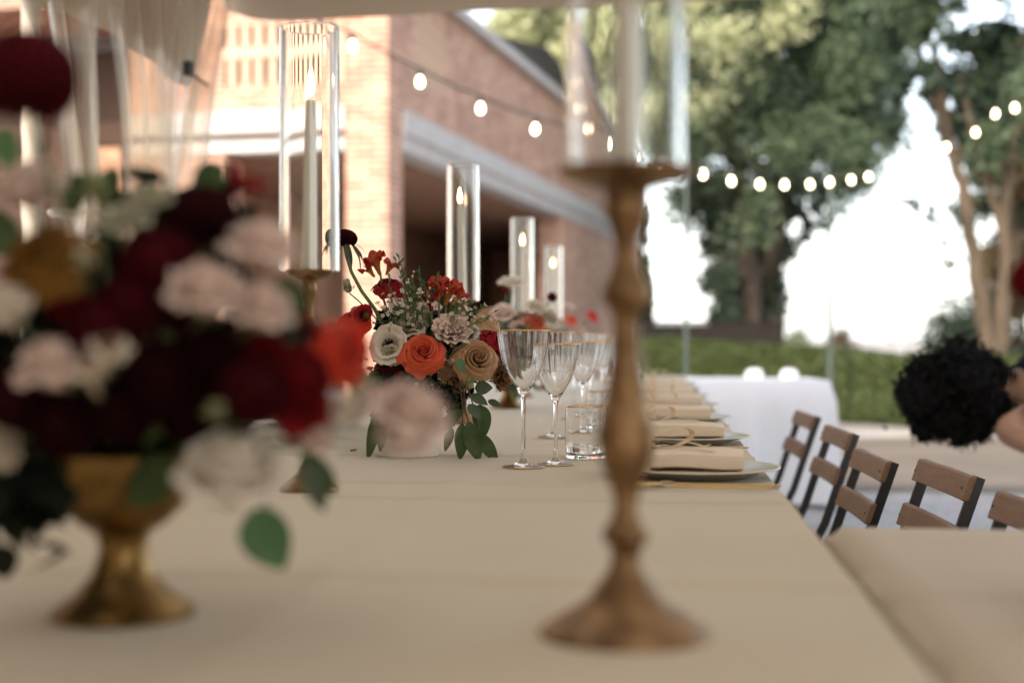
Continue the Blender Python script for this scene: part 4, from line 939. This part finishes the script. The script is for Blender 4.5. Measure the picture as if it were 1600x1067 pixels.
fl2 = [('rose', 'orange', 660, 552, -.045, (.08, -1, .55), 33, 1), ('rose', 'caramel', 744, 562, -.03, (.30, -1, .5), 33, 2), ('carnation', 'blush', 707, 513, -.02, (.12, -.8, .9), 31, 3),
       ('anemone', 'white', 606, 538, -.03, (-.35, -1, .25), 30, 4), ('lisianthus', 'cream', 640, 512, .02, (-.1, -.6, 1), 27, 5), ('rose', 'ruby', 774, 541, .02, (.9, -.4, .5), 30, 6),
       ('rose', 'ruby', 609, 449, .01, (.1, -.45, 1), 24, 7), ('carnation', 'brown', 786, 585, .0, (.8, -.7, -.1), 24, 8), ('rose', 'caramel', 762, 505, .05, (.4, -.3, 1), 22, 12),
       ('rose', 'scarlet', 551, 508, .02, (-.9, -.5, .4), 36, 9), ('lisianthus', 'blush', 668, 480, .06, (0, -.3, 1), 22, 10), ('rose', 'caramel', 712, 594, .0, (.1, -.8, -.2), 26, 11), ('rose', 'maroon', 602, 590, .02, (-.6, -.7, 0), 30, 13), ('lisianthus', 'palegreen', 612, 556, -.03, (-.3, -1, -.2), 17, 15)]
for i, (k, c, px, py, dz, ax, rp, sd_) in enumerate(fl2):
    place_flower(B2, k, c, Q(px, py, dz), ax, rp * D2 / F, split=(i < 7), seed=sd_)
for px, py, ax, rp, sd_ in ((590, 412, (-.30, -.35, 1), 27, 1), (607, 416, (.5, -.3, 1), 19, 2), (700, 458, (.35, -.4, 1), 30, 3), (685, 452, (.0, -.4, 1), 27, 4), (673, 470, (-.12, -.2, 1), 24, 5), (580, 420, (-.6, -.4, .8), 20, 6), (712, 462, (.6, -.3, .9), 22, 7), (692, 446, (.1, -.2, 1), 20, 8)):
    place_flower(B2, 'freesia', 'flamered' if sd_ != 5 else 'ruby', Q(px, py + 6, .0), ax, rp * D2 / F, seed=sd_)
for a, b, c in (((594, 425), (600, 470), (628, 560)), ((608, 428), (612, 470), (632, 560)), ((697, 480), (694, 520), (680, 580)), ((686, 472), (686, 520), (676, 580)), ((674, 490), (676, 530), (672, 580))):
    MB().tube([Q(*a) - base2, Q(*b, .01) - base2, Q(*c, .03) - base2], .0022, 6).build('stem', M['stem'], B2)
# dark scabiosa head on its curved stem
sc = [Q(538, 381, -.02), Q(541, 398, -.02), Q(549, 425, -.02), Q(565, 455, -.015), Q(585, 482, 0), Q(612, 530, .03)]
MB().tube([p - base2 for p in sc], [.0028, .003, .0032, .0034, .0036, .0036], 8).build('stem', M['stem'], B2)
h = place_flower(B2, 'dahlia', 'blackred', Q(540, 371, -.02), (.15, -.25, 1), 21 * D2 / F, seed=2)
h.scale.z *= 0.75
for k in range(9):
    a = k * 0.7; d = Vector((math.cos(a), math.sin(a) * .9, 0)); b0 = Q(540, 380, -.02)
    leaf(B2, b0 + d * .010, b0 + d * .038 + Vector((0, 0, -.022 - .014 * (k % 3))), .0085, 'leaf_dark', (d.x, d.y, .8), .15, .1)
place_flower(B2, 'bud', 'palegreen', Q(544, 451, -.01), (-.25, -.3, 1), 14 * D2 / F, seed=1)
MB().tube([Q(546, 458, -.01) - base2, Q(560, 470, -.01) - base2, Q(590, 500, .01) - base2], .0014, 6).build('stem', M['stem'], B2)
place_flower(B2, 'anemone', 'ruby', Q(566, 490, -.03), (-.3, -.9, .5), 15 * D2 / F, seed=3)
MB().ball(Q(573, 494, -.04) - base2, .007, 12, 8, (1, 1, 1), .1).build('flower_eye', M['p_ochre'], B2)
for tx, ty, n, sp_ in ((622, 475, 34, .016), (648, 470, 34, .016), (600, 482, 22, .012), (632, 455, 22, .013), (690, 560, 30, .012), (652, 618, 34, .014), (680, 628, 26, .012), (636, 632, 18, .010), (727, 492, 22, .012), (752, 498, 20, .012), (716, 545, 20, .012), (668, 455, 12, .010), (720, 478, 14, .012), (700, 628, 14, .01)):
    wax_sprig(B2, Q(664, 560, .02) if ty < 540 else Q(672, 590, .0), Q(tx, ty, random.uniform(-.045, .0) - (.03 if ty > 540 else 0)), n, sp_)
for tx, ty in ((626, 432), (655, 420), (663, 440), (640, 440), (684, 430), (713, 452), (730, 470), (762, 480), (617, 405), (622, 400)):
    a = Q(664, 530, .02); b = Q(tx, ty, random.uniform(-.03, .03)); MB().tube([a - base2, a.lerp(b, .6) - base2 + Vector((0, 0, .006)), b - base2], .0009, 5).build('stem', M['stem'], B2)
    for k in range(8):
        p = a.lerp(b, .6 + .05 * k) + Vector((0, 0, .004)); q = p + Vector((random.uniform(-.010, .010), random.uniform(-.008, .004), .010)); leaf(B2, p, q, .0035, 'euca', (0, -1, .1))
KS = lambda x, y: (560 + x / 4.446, 500 + y / 4.446)
for (x0, y0, x1, y1, w, m, dz) in ((715, 622, 580, 775, 80, 'euca', -.045), (650, 745, 600, 915, 52, 'euca', -.05), (722, 720, 705, 978, 84, 'euca', -.055), (765, 710, 838, 985, 110, 'euca', -.06), (835, 790, 972, 988, 84, 'euca', -.055),
                                    (838, 588, 880, 812, 108, 'euca', -.03), (765, 585, 850, 695, 62, 'euca_grey', -.05), (810, 470, 935, 470, 80, 'euca_grey', -.03), (780, 520, 900, 590, 60, 'euca_grey', -.03), (690, 560, 612, 640, 60, 'foliage_in', -.02), (640, 540, 640, 660, 50, 'foliage_in', -.02),
                                    (680, 600, 600, 560, 55, 'foliage_in', -.01), (140, 625, 62, 978, 74, 'euca', -.03), (180, 700, 150, 918, 64, 'euca', -.02), (200, 560, 150, 700, 70, 'foliage_in', .0), (575, 85, 560, 150, 70, 'euca_grey', -.03), (690, 270, 735, 370, 50, 'leaf_bright', -.06), (900, 560, 1000, 600, 40, 'euca_grey', -.02)):
    a = KS(x0, y0); b = KS(x1, y1); leaf(B2, Q(*a, dz), Q(*b, dz - .012 * random.random()), 1.22 * w / 4.446 * D2 / F, m, (random.uniform(-.35, .35), -1, random.uniform(-.1, .5)), random.uniform(.03, .1))
for pts in (((720, 400), (735, 520), (745, 640), (770, 720)), ((735, 520), (730, 620), (660, 740)), ((760, 470), (800, 600), (850, 790)), ((700, 420), (720, 560), (725, 720)), ((170, 560), (150, 640))):
    MB().tube([Q(*KS(*p), -.045) - base2 for p in pts], .0013, 6).build('twig', M['twig'], B2)
place_flower(B2, 'bud', 'greenbud', Q(*KS(775, 420), -.065), (.2, -.3, -1), 12 * D2 / F, seed=4)

# -------- near arrangement, far out of focus
D1 = 1.13
def Q1(px, py, dz=0.0): return P(px, py, D1 + dz)
base1 = Q1(192, 962); base1.z = TZ + 0.001
B1 = thing('floral_centrepiece', 'blurred near flower arrangement of dark red and blush blooms in gold bowl', 'flowers', base1, 0, 'flower arrangements along the table')
compote(B1, 0.064, 0.128, 0.056, M['gold'], 0.0, 0.062)
hub1 = base1 + Vector((0, 0, .12))
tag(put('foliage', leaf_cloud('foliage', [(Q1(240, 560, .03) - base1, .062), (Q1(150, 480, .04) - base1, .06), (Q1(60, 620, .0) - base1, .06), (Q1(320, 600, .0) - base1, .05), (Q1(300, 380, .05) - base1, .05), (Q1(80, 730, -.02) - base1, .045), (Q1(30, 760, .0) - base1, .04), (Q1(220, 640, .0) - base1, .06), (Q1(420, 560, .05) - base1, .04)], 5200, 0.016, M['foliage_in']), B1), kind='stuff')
fl1 = [('dahlia', 'maroon', 44, 128, 0, (.2, -.5, 1), 84), ('rose', 'ochre', 70, 408, -.01, (-.3, -.8, .8), 72), ('peony', 'blush', 48, 300, .05, (-.5, -.4, 1), 52), ('lisianthus', 'palegreen', 190, 345, .03, (0, -.5, 1), 44), ('lisianthus', 'palegreen', 236, 310, .05, (.1, -.3, 1), 38),
       ('dahlia', 'blackred', 318, 345, .0, (.1, -.6, 1), 60), ('freesia', 'ruby', 370, 300, .0, (.7, -.3, .8), 42), ('dahlia', 'maroon', 250, 420, -.03, (0, -.9, .6), 70), ('dahlia', 'maroon', 160, 520, -.05, (0, -1, .3), 66), ('dahlia', 'ruby', 105, 470, -.01, (-.3, -.9, .5), 40),
       ('peony', 'blush', 322, 465, -.06, (.1, -1, .3), 60), ('peony', 'blush', 408, 400, -.02, (.3, -.6, .8), 62), ('peony', 'blush', 405, 490, -.05, (.4, -1, .2), 52), ('peony', 'cream', 18, 490, -.03, (-.6, -.8, .2), 50), ('peony', 'blush', 88, 580, -.06, (-.2, -1, .1), 58),
       ('freesia', 'cream', 165, 570, -.07, (.4, -.5, 1), 52), ('freesia', 'cream', 145, 600, -.07, (-.3, -.5, 1), 44), ('dahlia', 'blackred', 250, 590, -.04, (0, -1, .0), 66), ('dahlia', 'maroon', 395, 610, -.06, (.3, -1, 0), 62), ('dahlia', 'ruby', 460, 595, -.03, (.5, -.9, .1), 62), ('dahlia', 'ruby', 400, 545, -.01, (.4, -.9, .2), 50),
       ('rose', 'scarlet', 540, 548, .03, (.8, -.7, .4), 52), ('peony', 'white', 362, 752, -.05, (.2, -1, -.25), 82), ('peony', 'cream', 535, 648, .01, (.7, -.7, -.2), 36), ('peony', 'blush', 640, 655, .0, (.5, -1, -.1), 62), ('peony', 'blush', 632, 688, -.01, (.3, -1, -.1), 44), ('peony', 'blush', 590, 632, .03, (.7, -.7, 0), 34),
       ('dahlia', 'blackred', 300, 640, -.02, (.1, -1, 0), 62), ('dahlia', 'blackred', 330, 560, -.03, (.1, -1, .2), 58), ('dahlia', 'maroon', 205, 480, -.04, (0, -1, .3), 60), ('dahlia', 'blackred', 190, 640, -.03, (0, -1, 0), 60), ('dahlia', 'blackred', 100, 660, -.03, (-.2, -1, 0), 60), ('dahlia', 'maroon', 290, 480, .0, (.1, -1, .3), 50), ('bud', 'greenbud', 338, 642, -.07, (.3, -1, .3), 26), ('bud', 'greenbud', 150, 300, .02, (0, -.2, 1), 30), ('bud', 'palegreen', 130, 410, -.05, (.1, -.6, 1), 24), ('carnation', 'cream', 5, 690, .0, (-.6, -.8, 0), 44), ('freesia', 'maroon', 470, 520, .02, (.8, -.3, .7), 36), ('rose', 'ruby', 480, 640, -.01, (.7, -.8, -.1), 44), ('dahlia', 'blackred', 30, 620, -.03, (-.5, -.9, 0), 60), ('peony', 'blush', 490, 690, .0, (.6, -.8, -.3), 34)]
for i, (k, c, px, py, dz, ax, rp) in enumerate(fl1):
    dz -= .12
    if k == 'peony': ax = (ax[0] * .8, ax[1] * .35, max(.3, ax[2]) + .7)
    o = place_flower(B1, k, c, Q1(px, py, dz), ax, rp * (D1 + dz) / F, seed=i % 4, stem_to=hub1)
    if k == 'peony': o.scale.z *= 1.45
for (x0, y0, x1, y1, w, m, dz) in ((395, 795, 445, 890, 80, 'leaf_bright', -.05), (430, 440, 480, 510, 62, 'euca', -.06), (560, 570, 570, 640, 46, 'leaf_bright', .0), (5, 200, 20, 270, 40, 'leaf_bright', .02), (130, 270, 110, 340, 50, 'euca', .0), (480, 720, 505, 800, 40, 'euca_grey', -.02), (280, 720, 200, 790, 70, 'euca', -.06), (60, 700, 20, 800, 80, 'foliage_in', -.04), (90, 690, 100, 810, 70, 'foliage_in', -.05), (0, 850, 10, 905, 50, 'foliage_in', -.02), (520, 770, 470, 700, 40, 'euca', .0), (350, 260, 300, 300, 50, 'euca', .02), (180, 260, 160, 330, 40, 'euca', .02), (20, 400, -20, 320, 60, 'euca', .0), (420, 640, 480, 660, 50, 'euca', -.03)):
    leaf(B1, Q1(x0, y0, dz), Q1(x1, y1, dz), w * D1 / F, m, (random.uniform(-.3, .3), -1, .2), .06)

# -------- arrangements farther down the table
def far_bouquet(v, label, fl, scale, seed):
    b = T(-0.46, v, TZ + 0.001); rt = thing('floral_centrepiece', label, 'flowers', b, 0, 'flower arrangements along the table'); d = b.y; random.seed(seed)
    compote(rt, 0.07, 0.12, 0.055, M['gold'], 0, .06); hb = b + Vector((0, 0, .12))
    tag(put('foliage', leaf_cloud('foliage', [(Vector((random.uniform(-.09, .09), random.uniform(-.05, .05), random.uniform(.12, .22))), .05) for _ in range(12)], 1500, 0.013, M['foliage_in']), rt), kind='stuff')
    for i, (k, c, px, py, rp) in enumerate(fl):
        p = P(px, py, d + random.uniform(-.06, .03)); place_flower(rt, k, c, p, (p - hb) + Vector((0, -.08, .02)), rp * d / F, seed=i % 4, stem_to=hb)
    for i in range(12):
        a = hb + Vector((random.uniform(-.06, .06), -.05, 0)); e = a + Vector((random.uniform(-.11, .11), random.uniform(-.06, 0), random.uniform(-.11, .03))); leaf(rt, a, e, .028, random.choice(['euca', 'euca_grey']), (0, -1, .3))
    for i in range(4): wax_sprig(rt, hb, hb + Vector((random.uniform(-.12, .12), random.uniform(-.08, 0), random.uniform(.05, .13))), 14, .02, .006)
far_bouquet(4.42, 'second flower arrangement from the sharp one with a tall white bloom', [('lisianthus', 'white', 800, 441, 21), ('freesia', 'ruby', 790, 456, 10), ('rose', 'orange', 838, 503, 17), ('lisianthus', 'cream', 838, 480, 17), ('lisianthus', 'blush', 786, 488, 20), ('lisianthus', 'blush', 812, 512, 18), ('dahlia', 'maroon', 862, 465, 9), ('carnation', 'cream', 858, 494, 17), ('lisianthus', 'palegreen', 772, 510, 16), ('rose', 'blush', 800, 535, 18), ('rose', 'caramel', 760, 490, 16), ('lisianthus', 'white', 755, 525, 16), ('rose', 'scarlet', 795, 565, 14), ('lisianthus', 'cream', 830, 545, 18), ('rose', 'ruby', 850, 530, 14), ('carnation', 'blush', 765, 555, 16)], 1, 41)
far_bouquet(6.02, 'farthest flower arrangement with coral blooms at the end of the table', [('rose', 'orange', 893, 500, 11), ('rose', 'scarlet', 926, 494, 11), ('lisianthus', 'white', 880, 520, 14), ('lisianthus', 'blush', 905, 515, 14), ('lisianthus', 'cream', 862, 505, 13), ('lisianthus', 'white', 845, 530, 13), ('rose', 'blush', 915, 535, 12), ('carnation', 'cream', 870, 540, 13), ('rose', 'caramel', 835, 510, 12), ('dahlia', 'maroon', 850, 492, 9), ('lisianthus', 'blush', 890, 478, 9)], 1, 43)
random.seed(99)
# -------- a further arrangement on the side table, only one bloom reaching into the picture
b4 = P(1760, 960, 1.12); b4.z = TZ - 0.003
B4 = thing('floral_centrepiece', 'flower arrangement on the side table, only its dark red bloom showing', 'flowers', b4, 0, 'flower arrangements along the table')
compote(B4, 0.064, 0.128, 0.056, M['gold'], 0.0, 0.062); hb = b4 + Vector((0, 0, .12))
def Q4(px, py, dz=0): return P(px, py, 1.12 + dz)
for i, (k, c, px, py, rp) in enumerate([('dahlia', 'ruby', 1618, 440, 42), ('lisianthus', 'blush', 1720, 560, 55), ('rose', 'orange', 1790, 600, 52), ('lisianthus', 'cream', 1850, 540, 55), ('dahlia', 'maroon', 1760, 640, 60), ('rose', 'caramel', 1830, 660, 50), ('dahlia', 'blackred', 1700, 630, 45)]):
    p = Q4(px, py, random.uniform(-.03, .03)); place_flower(B4, k, c, p, (p - hb) + Vector((0, -.06, 0)), rp * 1.12 / F, seed=i % 4, stem_to=hb)
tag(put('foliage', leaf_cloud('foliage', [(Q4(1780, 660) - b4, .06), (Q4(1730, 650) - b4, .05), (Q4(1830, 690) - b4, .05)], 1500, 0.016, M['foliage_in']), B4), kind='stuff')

# ------------------------------------------------------------------ the person bending down on the right
def skin(name, verts, edges, rads, m, parent, sub=2, root=0):
    me = bpy.data.meshes.new('skin'); me.from_pydata([tuple(v) for v in verts], edges, []); o = bpy.data.objects.new('skin', me); COL.objects.link(o)
    sm = o.modifiers.new('skin', 'SKIN'); sv = me.skin_vertices[0].data
    for i, r_ in enumerate(rads): sv[i].radius = (r_, r_) if not hasattr(r_, '__len__') else r_
    sv[root].use_root = True
    s2 = o.modifiers.new('sub', 'SUBSURF'); s2.levels = sub; s2.render_levels = sub
    bpy.context.view_layer.update(); dg = bpy.context.evaluated_depsgraph_get()
    nm = bpy.data.meshes.new_from_object(o.evaluated_get(dg)); nm.name = name
    bpy.data.objects.remove(o, do_unlink=True); nm.materials.clear(); nm.materials.append(M[m])
    for p in nm.polygons: p.use_smooth = True
    return put(name, nm, parent)
pb = Vector((2.46, 5.15, 0))
PR = thing('person', 'person with big black curly hair and black top bending down at right', 'person', pb)
def L(px, py, d): return P(px, py, d) - pb
hip = Vector((0, 0, .88)); neck = L(1585, 608, 4.95); sh = L(1640, 606, 5.0)
chest = hip.lerp(sh, .7) + Vector((0, 0, .05)); waist = hip.lerp(sh, .35) + Vector((0, 0, .06))
sA = sh + Vector((.02, -.20, -.03)); eA = L(1562, 672, 4.72); wA = L(1650, 712, 4.55)
sB = sh + Vector((.02, .18, -.03)); eB = L(1600, 690, 5.1); wB = L(1690, 735, 4.9)
V = [hip, waist, chest, sh, neck, sA, eA, wA, sB, eB, wB, Vector((.02, -.10, .84)), Vector((-.03, -.11, .47)), Vector((.03, -.11, .08)), Vector((.02, .10, .84)), Vector((-.03, .12, .47)), Vector((.03, .12, .08)), Vector((-.15, -.12, .03)), Vector((-.15, .13, .03)), L(1540, 612, 4.95)]
E = [(0, 1), (1, 2), (2, 3), (3, 4), (3, 5), (5, 6), (6, 7), (3, 8), (8, 9), (9, 10), (0, 11), (11, 12), (12, 13), (0, 14), (14, 15), (15, 16), (13, 17), (16, 18), (4, 19)]
RD = [.13, .11, .13, .11, .055, .062, .047, .032, .062, .045, .032, .10, .065, .045, .10, .065, .045, .04, .04, .06]
skin('body', V, E, RD, 'skin', PR)
def hand(w, d):
    d = d.normalized(); s = Vector((0, 1, 0)); s = (s - d * s.dot(d)).normalized(); n = d.cross(s)
    vs = [w, w + d * .035, w + d * .075]; es = [(0, 1), (1, 2)]; rs = [.026, .032, .03]
    for k, ln in enumerate((.062, .075, .08, .07)):
        r0 = w + d * .075 + s * (.026 - .0175 * k); i = len(vs); vs += [r0 + d * .012, r0 + d * ln * .55 - n * .012, r0 + d * ln * .85 - n * .035]; es += [(2, i), (i, i + 1), (i + 1, i + 2)]; rs += [.0095, .009, .0075]
    i = len(vs); vs += [w + d * .03 + s * .035, w + d * .055 + s * .055 - n * .012, w + d * .08 + s * .058 - n * .025]; es += [(1, i), (i, i + 1), (i + 1, i + 2)]; rs += [.012, .010, .0085]
    skin('hand', vs, es, rs, 'skin', PR, 1)
hand(wA, wA - eA); hand(wB, wB - eB)
# clothing
skin('shirt', [hip + Vector((0, 0, .03)), waist, chest, sh, L(1580, 588, 4.96), sA, sA.lerp(eA, .34), sB, sB.lerp(eB, .45)], [(0, 1), (1, 2), (2, 3), (3, 4), (3, 5), (5, 6), (3, 7), (7, 8)], [.15, .14, .155, .135, .075, .085, .072, .085, .072], 'black_fabric', PR)
skin('trousers', [hip - Vector((0, 0, .0)), V[11], V[12], V[13] + Vector((0, 0, .04)), V[14], V[15], V[16] + Vector((0, 0, .04))], [(0, 1), (1, 2), (2, 3), (0, 4), (4, 5), (5, 6)], [.145, .115, .08, .065, .115, .08, .065], 'black_fabric', PR)
for y in (-.12, .13): bevel(MB().box(-.2, .08, y - .045, y + .045, 0, .06).build('shoe', M['rubber'], PR), .02)
# head, face towards the ground
hd = L(1492, 616, 4.95); HQ = Vector((-.55, -.2, -.8)).to_track_quat('Z', 'X')
def head():
    mb = MB()
    def fn(a, b):
        t = a * 6.2832; p = b * math.pi; x = math.sin(p) * math.cos(t); y = math.sin(p) * math.sin(t); z = -math.cos(p)   # z towards the face
        return HQ @ Vector((x * .075 * (1 - .12 * max(0, z)), y * .105, z * .095 + .004 * math.sin(y * 9) * max(0, z)))
    mb.sheet(fn, 24, 18); o = mb.build('head', M['skin'], PR, loc=hd)
    MB().ball(HQ @ Vector((0, -.005, .100)), .016, 10, 8, (1, 1.4, 1)).build('nose', M['skin'], o)
    for s in (-1, 1):
        MB().ball(HQ @ Vector((.03 * s, .022, .080)), .012, 10, 8).build('eye', M['white_cloth'], o); MB().ball(HQ @ Vector((.078 * s, 0, -.005)), .024, 10, 8, (.5, 1, 1)).build('ear', M['skin'], o)
    MB().ball(HQ @ Vector((0, -.048, .082)), .02, 10, 8, (1.2, .4, .5)).build('mouth', M['p_blush'], o)
head()
cl = [(L(1475, 608, 4.95), .125), (L(1440, 622, 4.9), .085), (L(1500, 575, 4.95), .10), (L(1450, 590, 4.95), .09), (L(1520, 620, 4.95), .09), (L(1480, 650, 4.9), .09), (L(1500, 550, 5.0), .06), (L(1525, 660, 4.9), .07), (L(1535, 575, 4.98), .07), (L(1440, 640, 4.95), .06), (L(1535, 632, 4.88), .085), (L(1548, 592, 4.95), .075), (L(1556, 640, 4.9), .065), (L(1520, 598, 4.84), .075), (L(1420, 612, 4.93), .055), (L(1446, 668, 4.92), .055), (L(1500, 672, 4.9), .06)]
mb = MB()
for c, r_ in cl: mb.ball(c, r_ * .86, 16, 12, (1, 1, 1), .16)
hr = mb.build('hair', M['black_fabric'], PR)
tag(put('hair_curls', leaf_cloud('hair_curls', [(c, r_ * 1.16) for c, r_ in cl], 20000, 0.0125, M['hair'], 1.0, 0.45), PR), kind='stuff')
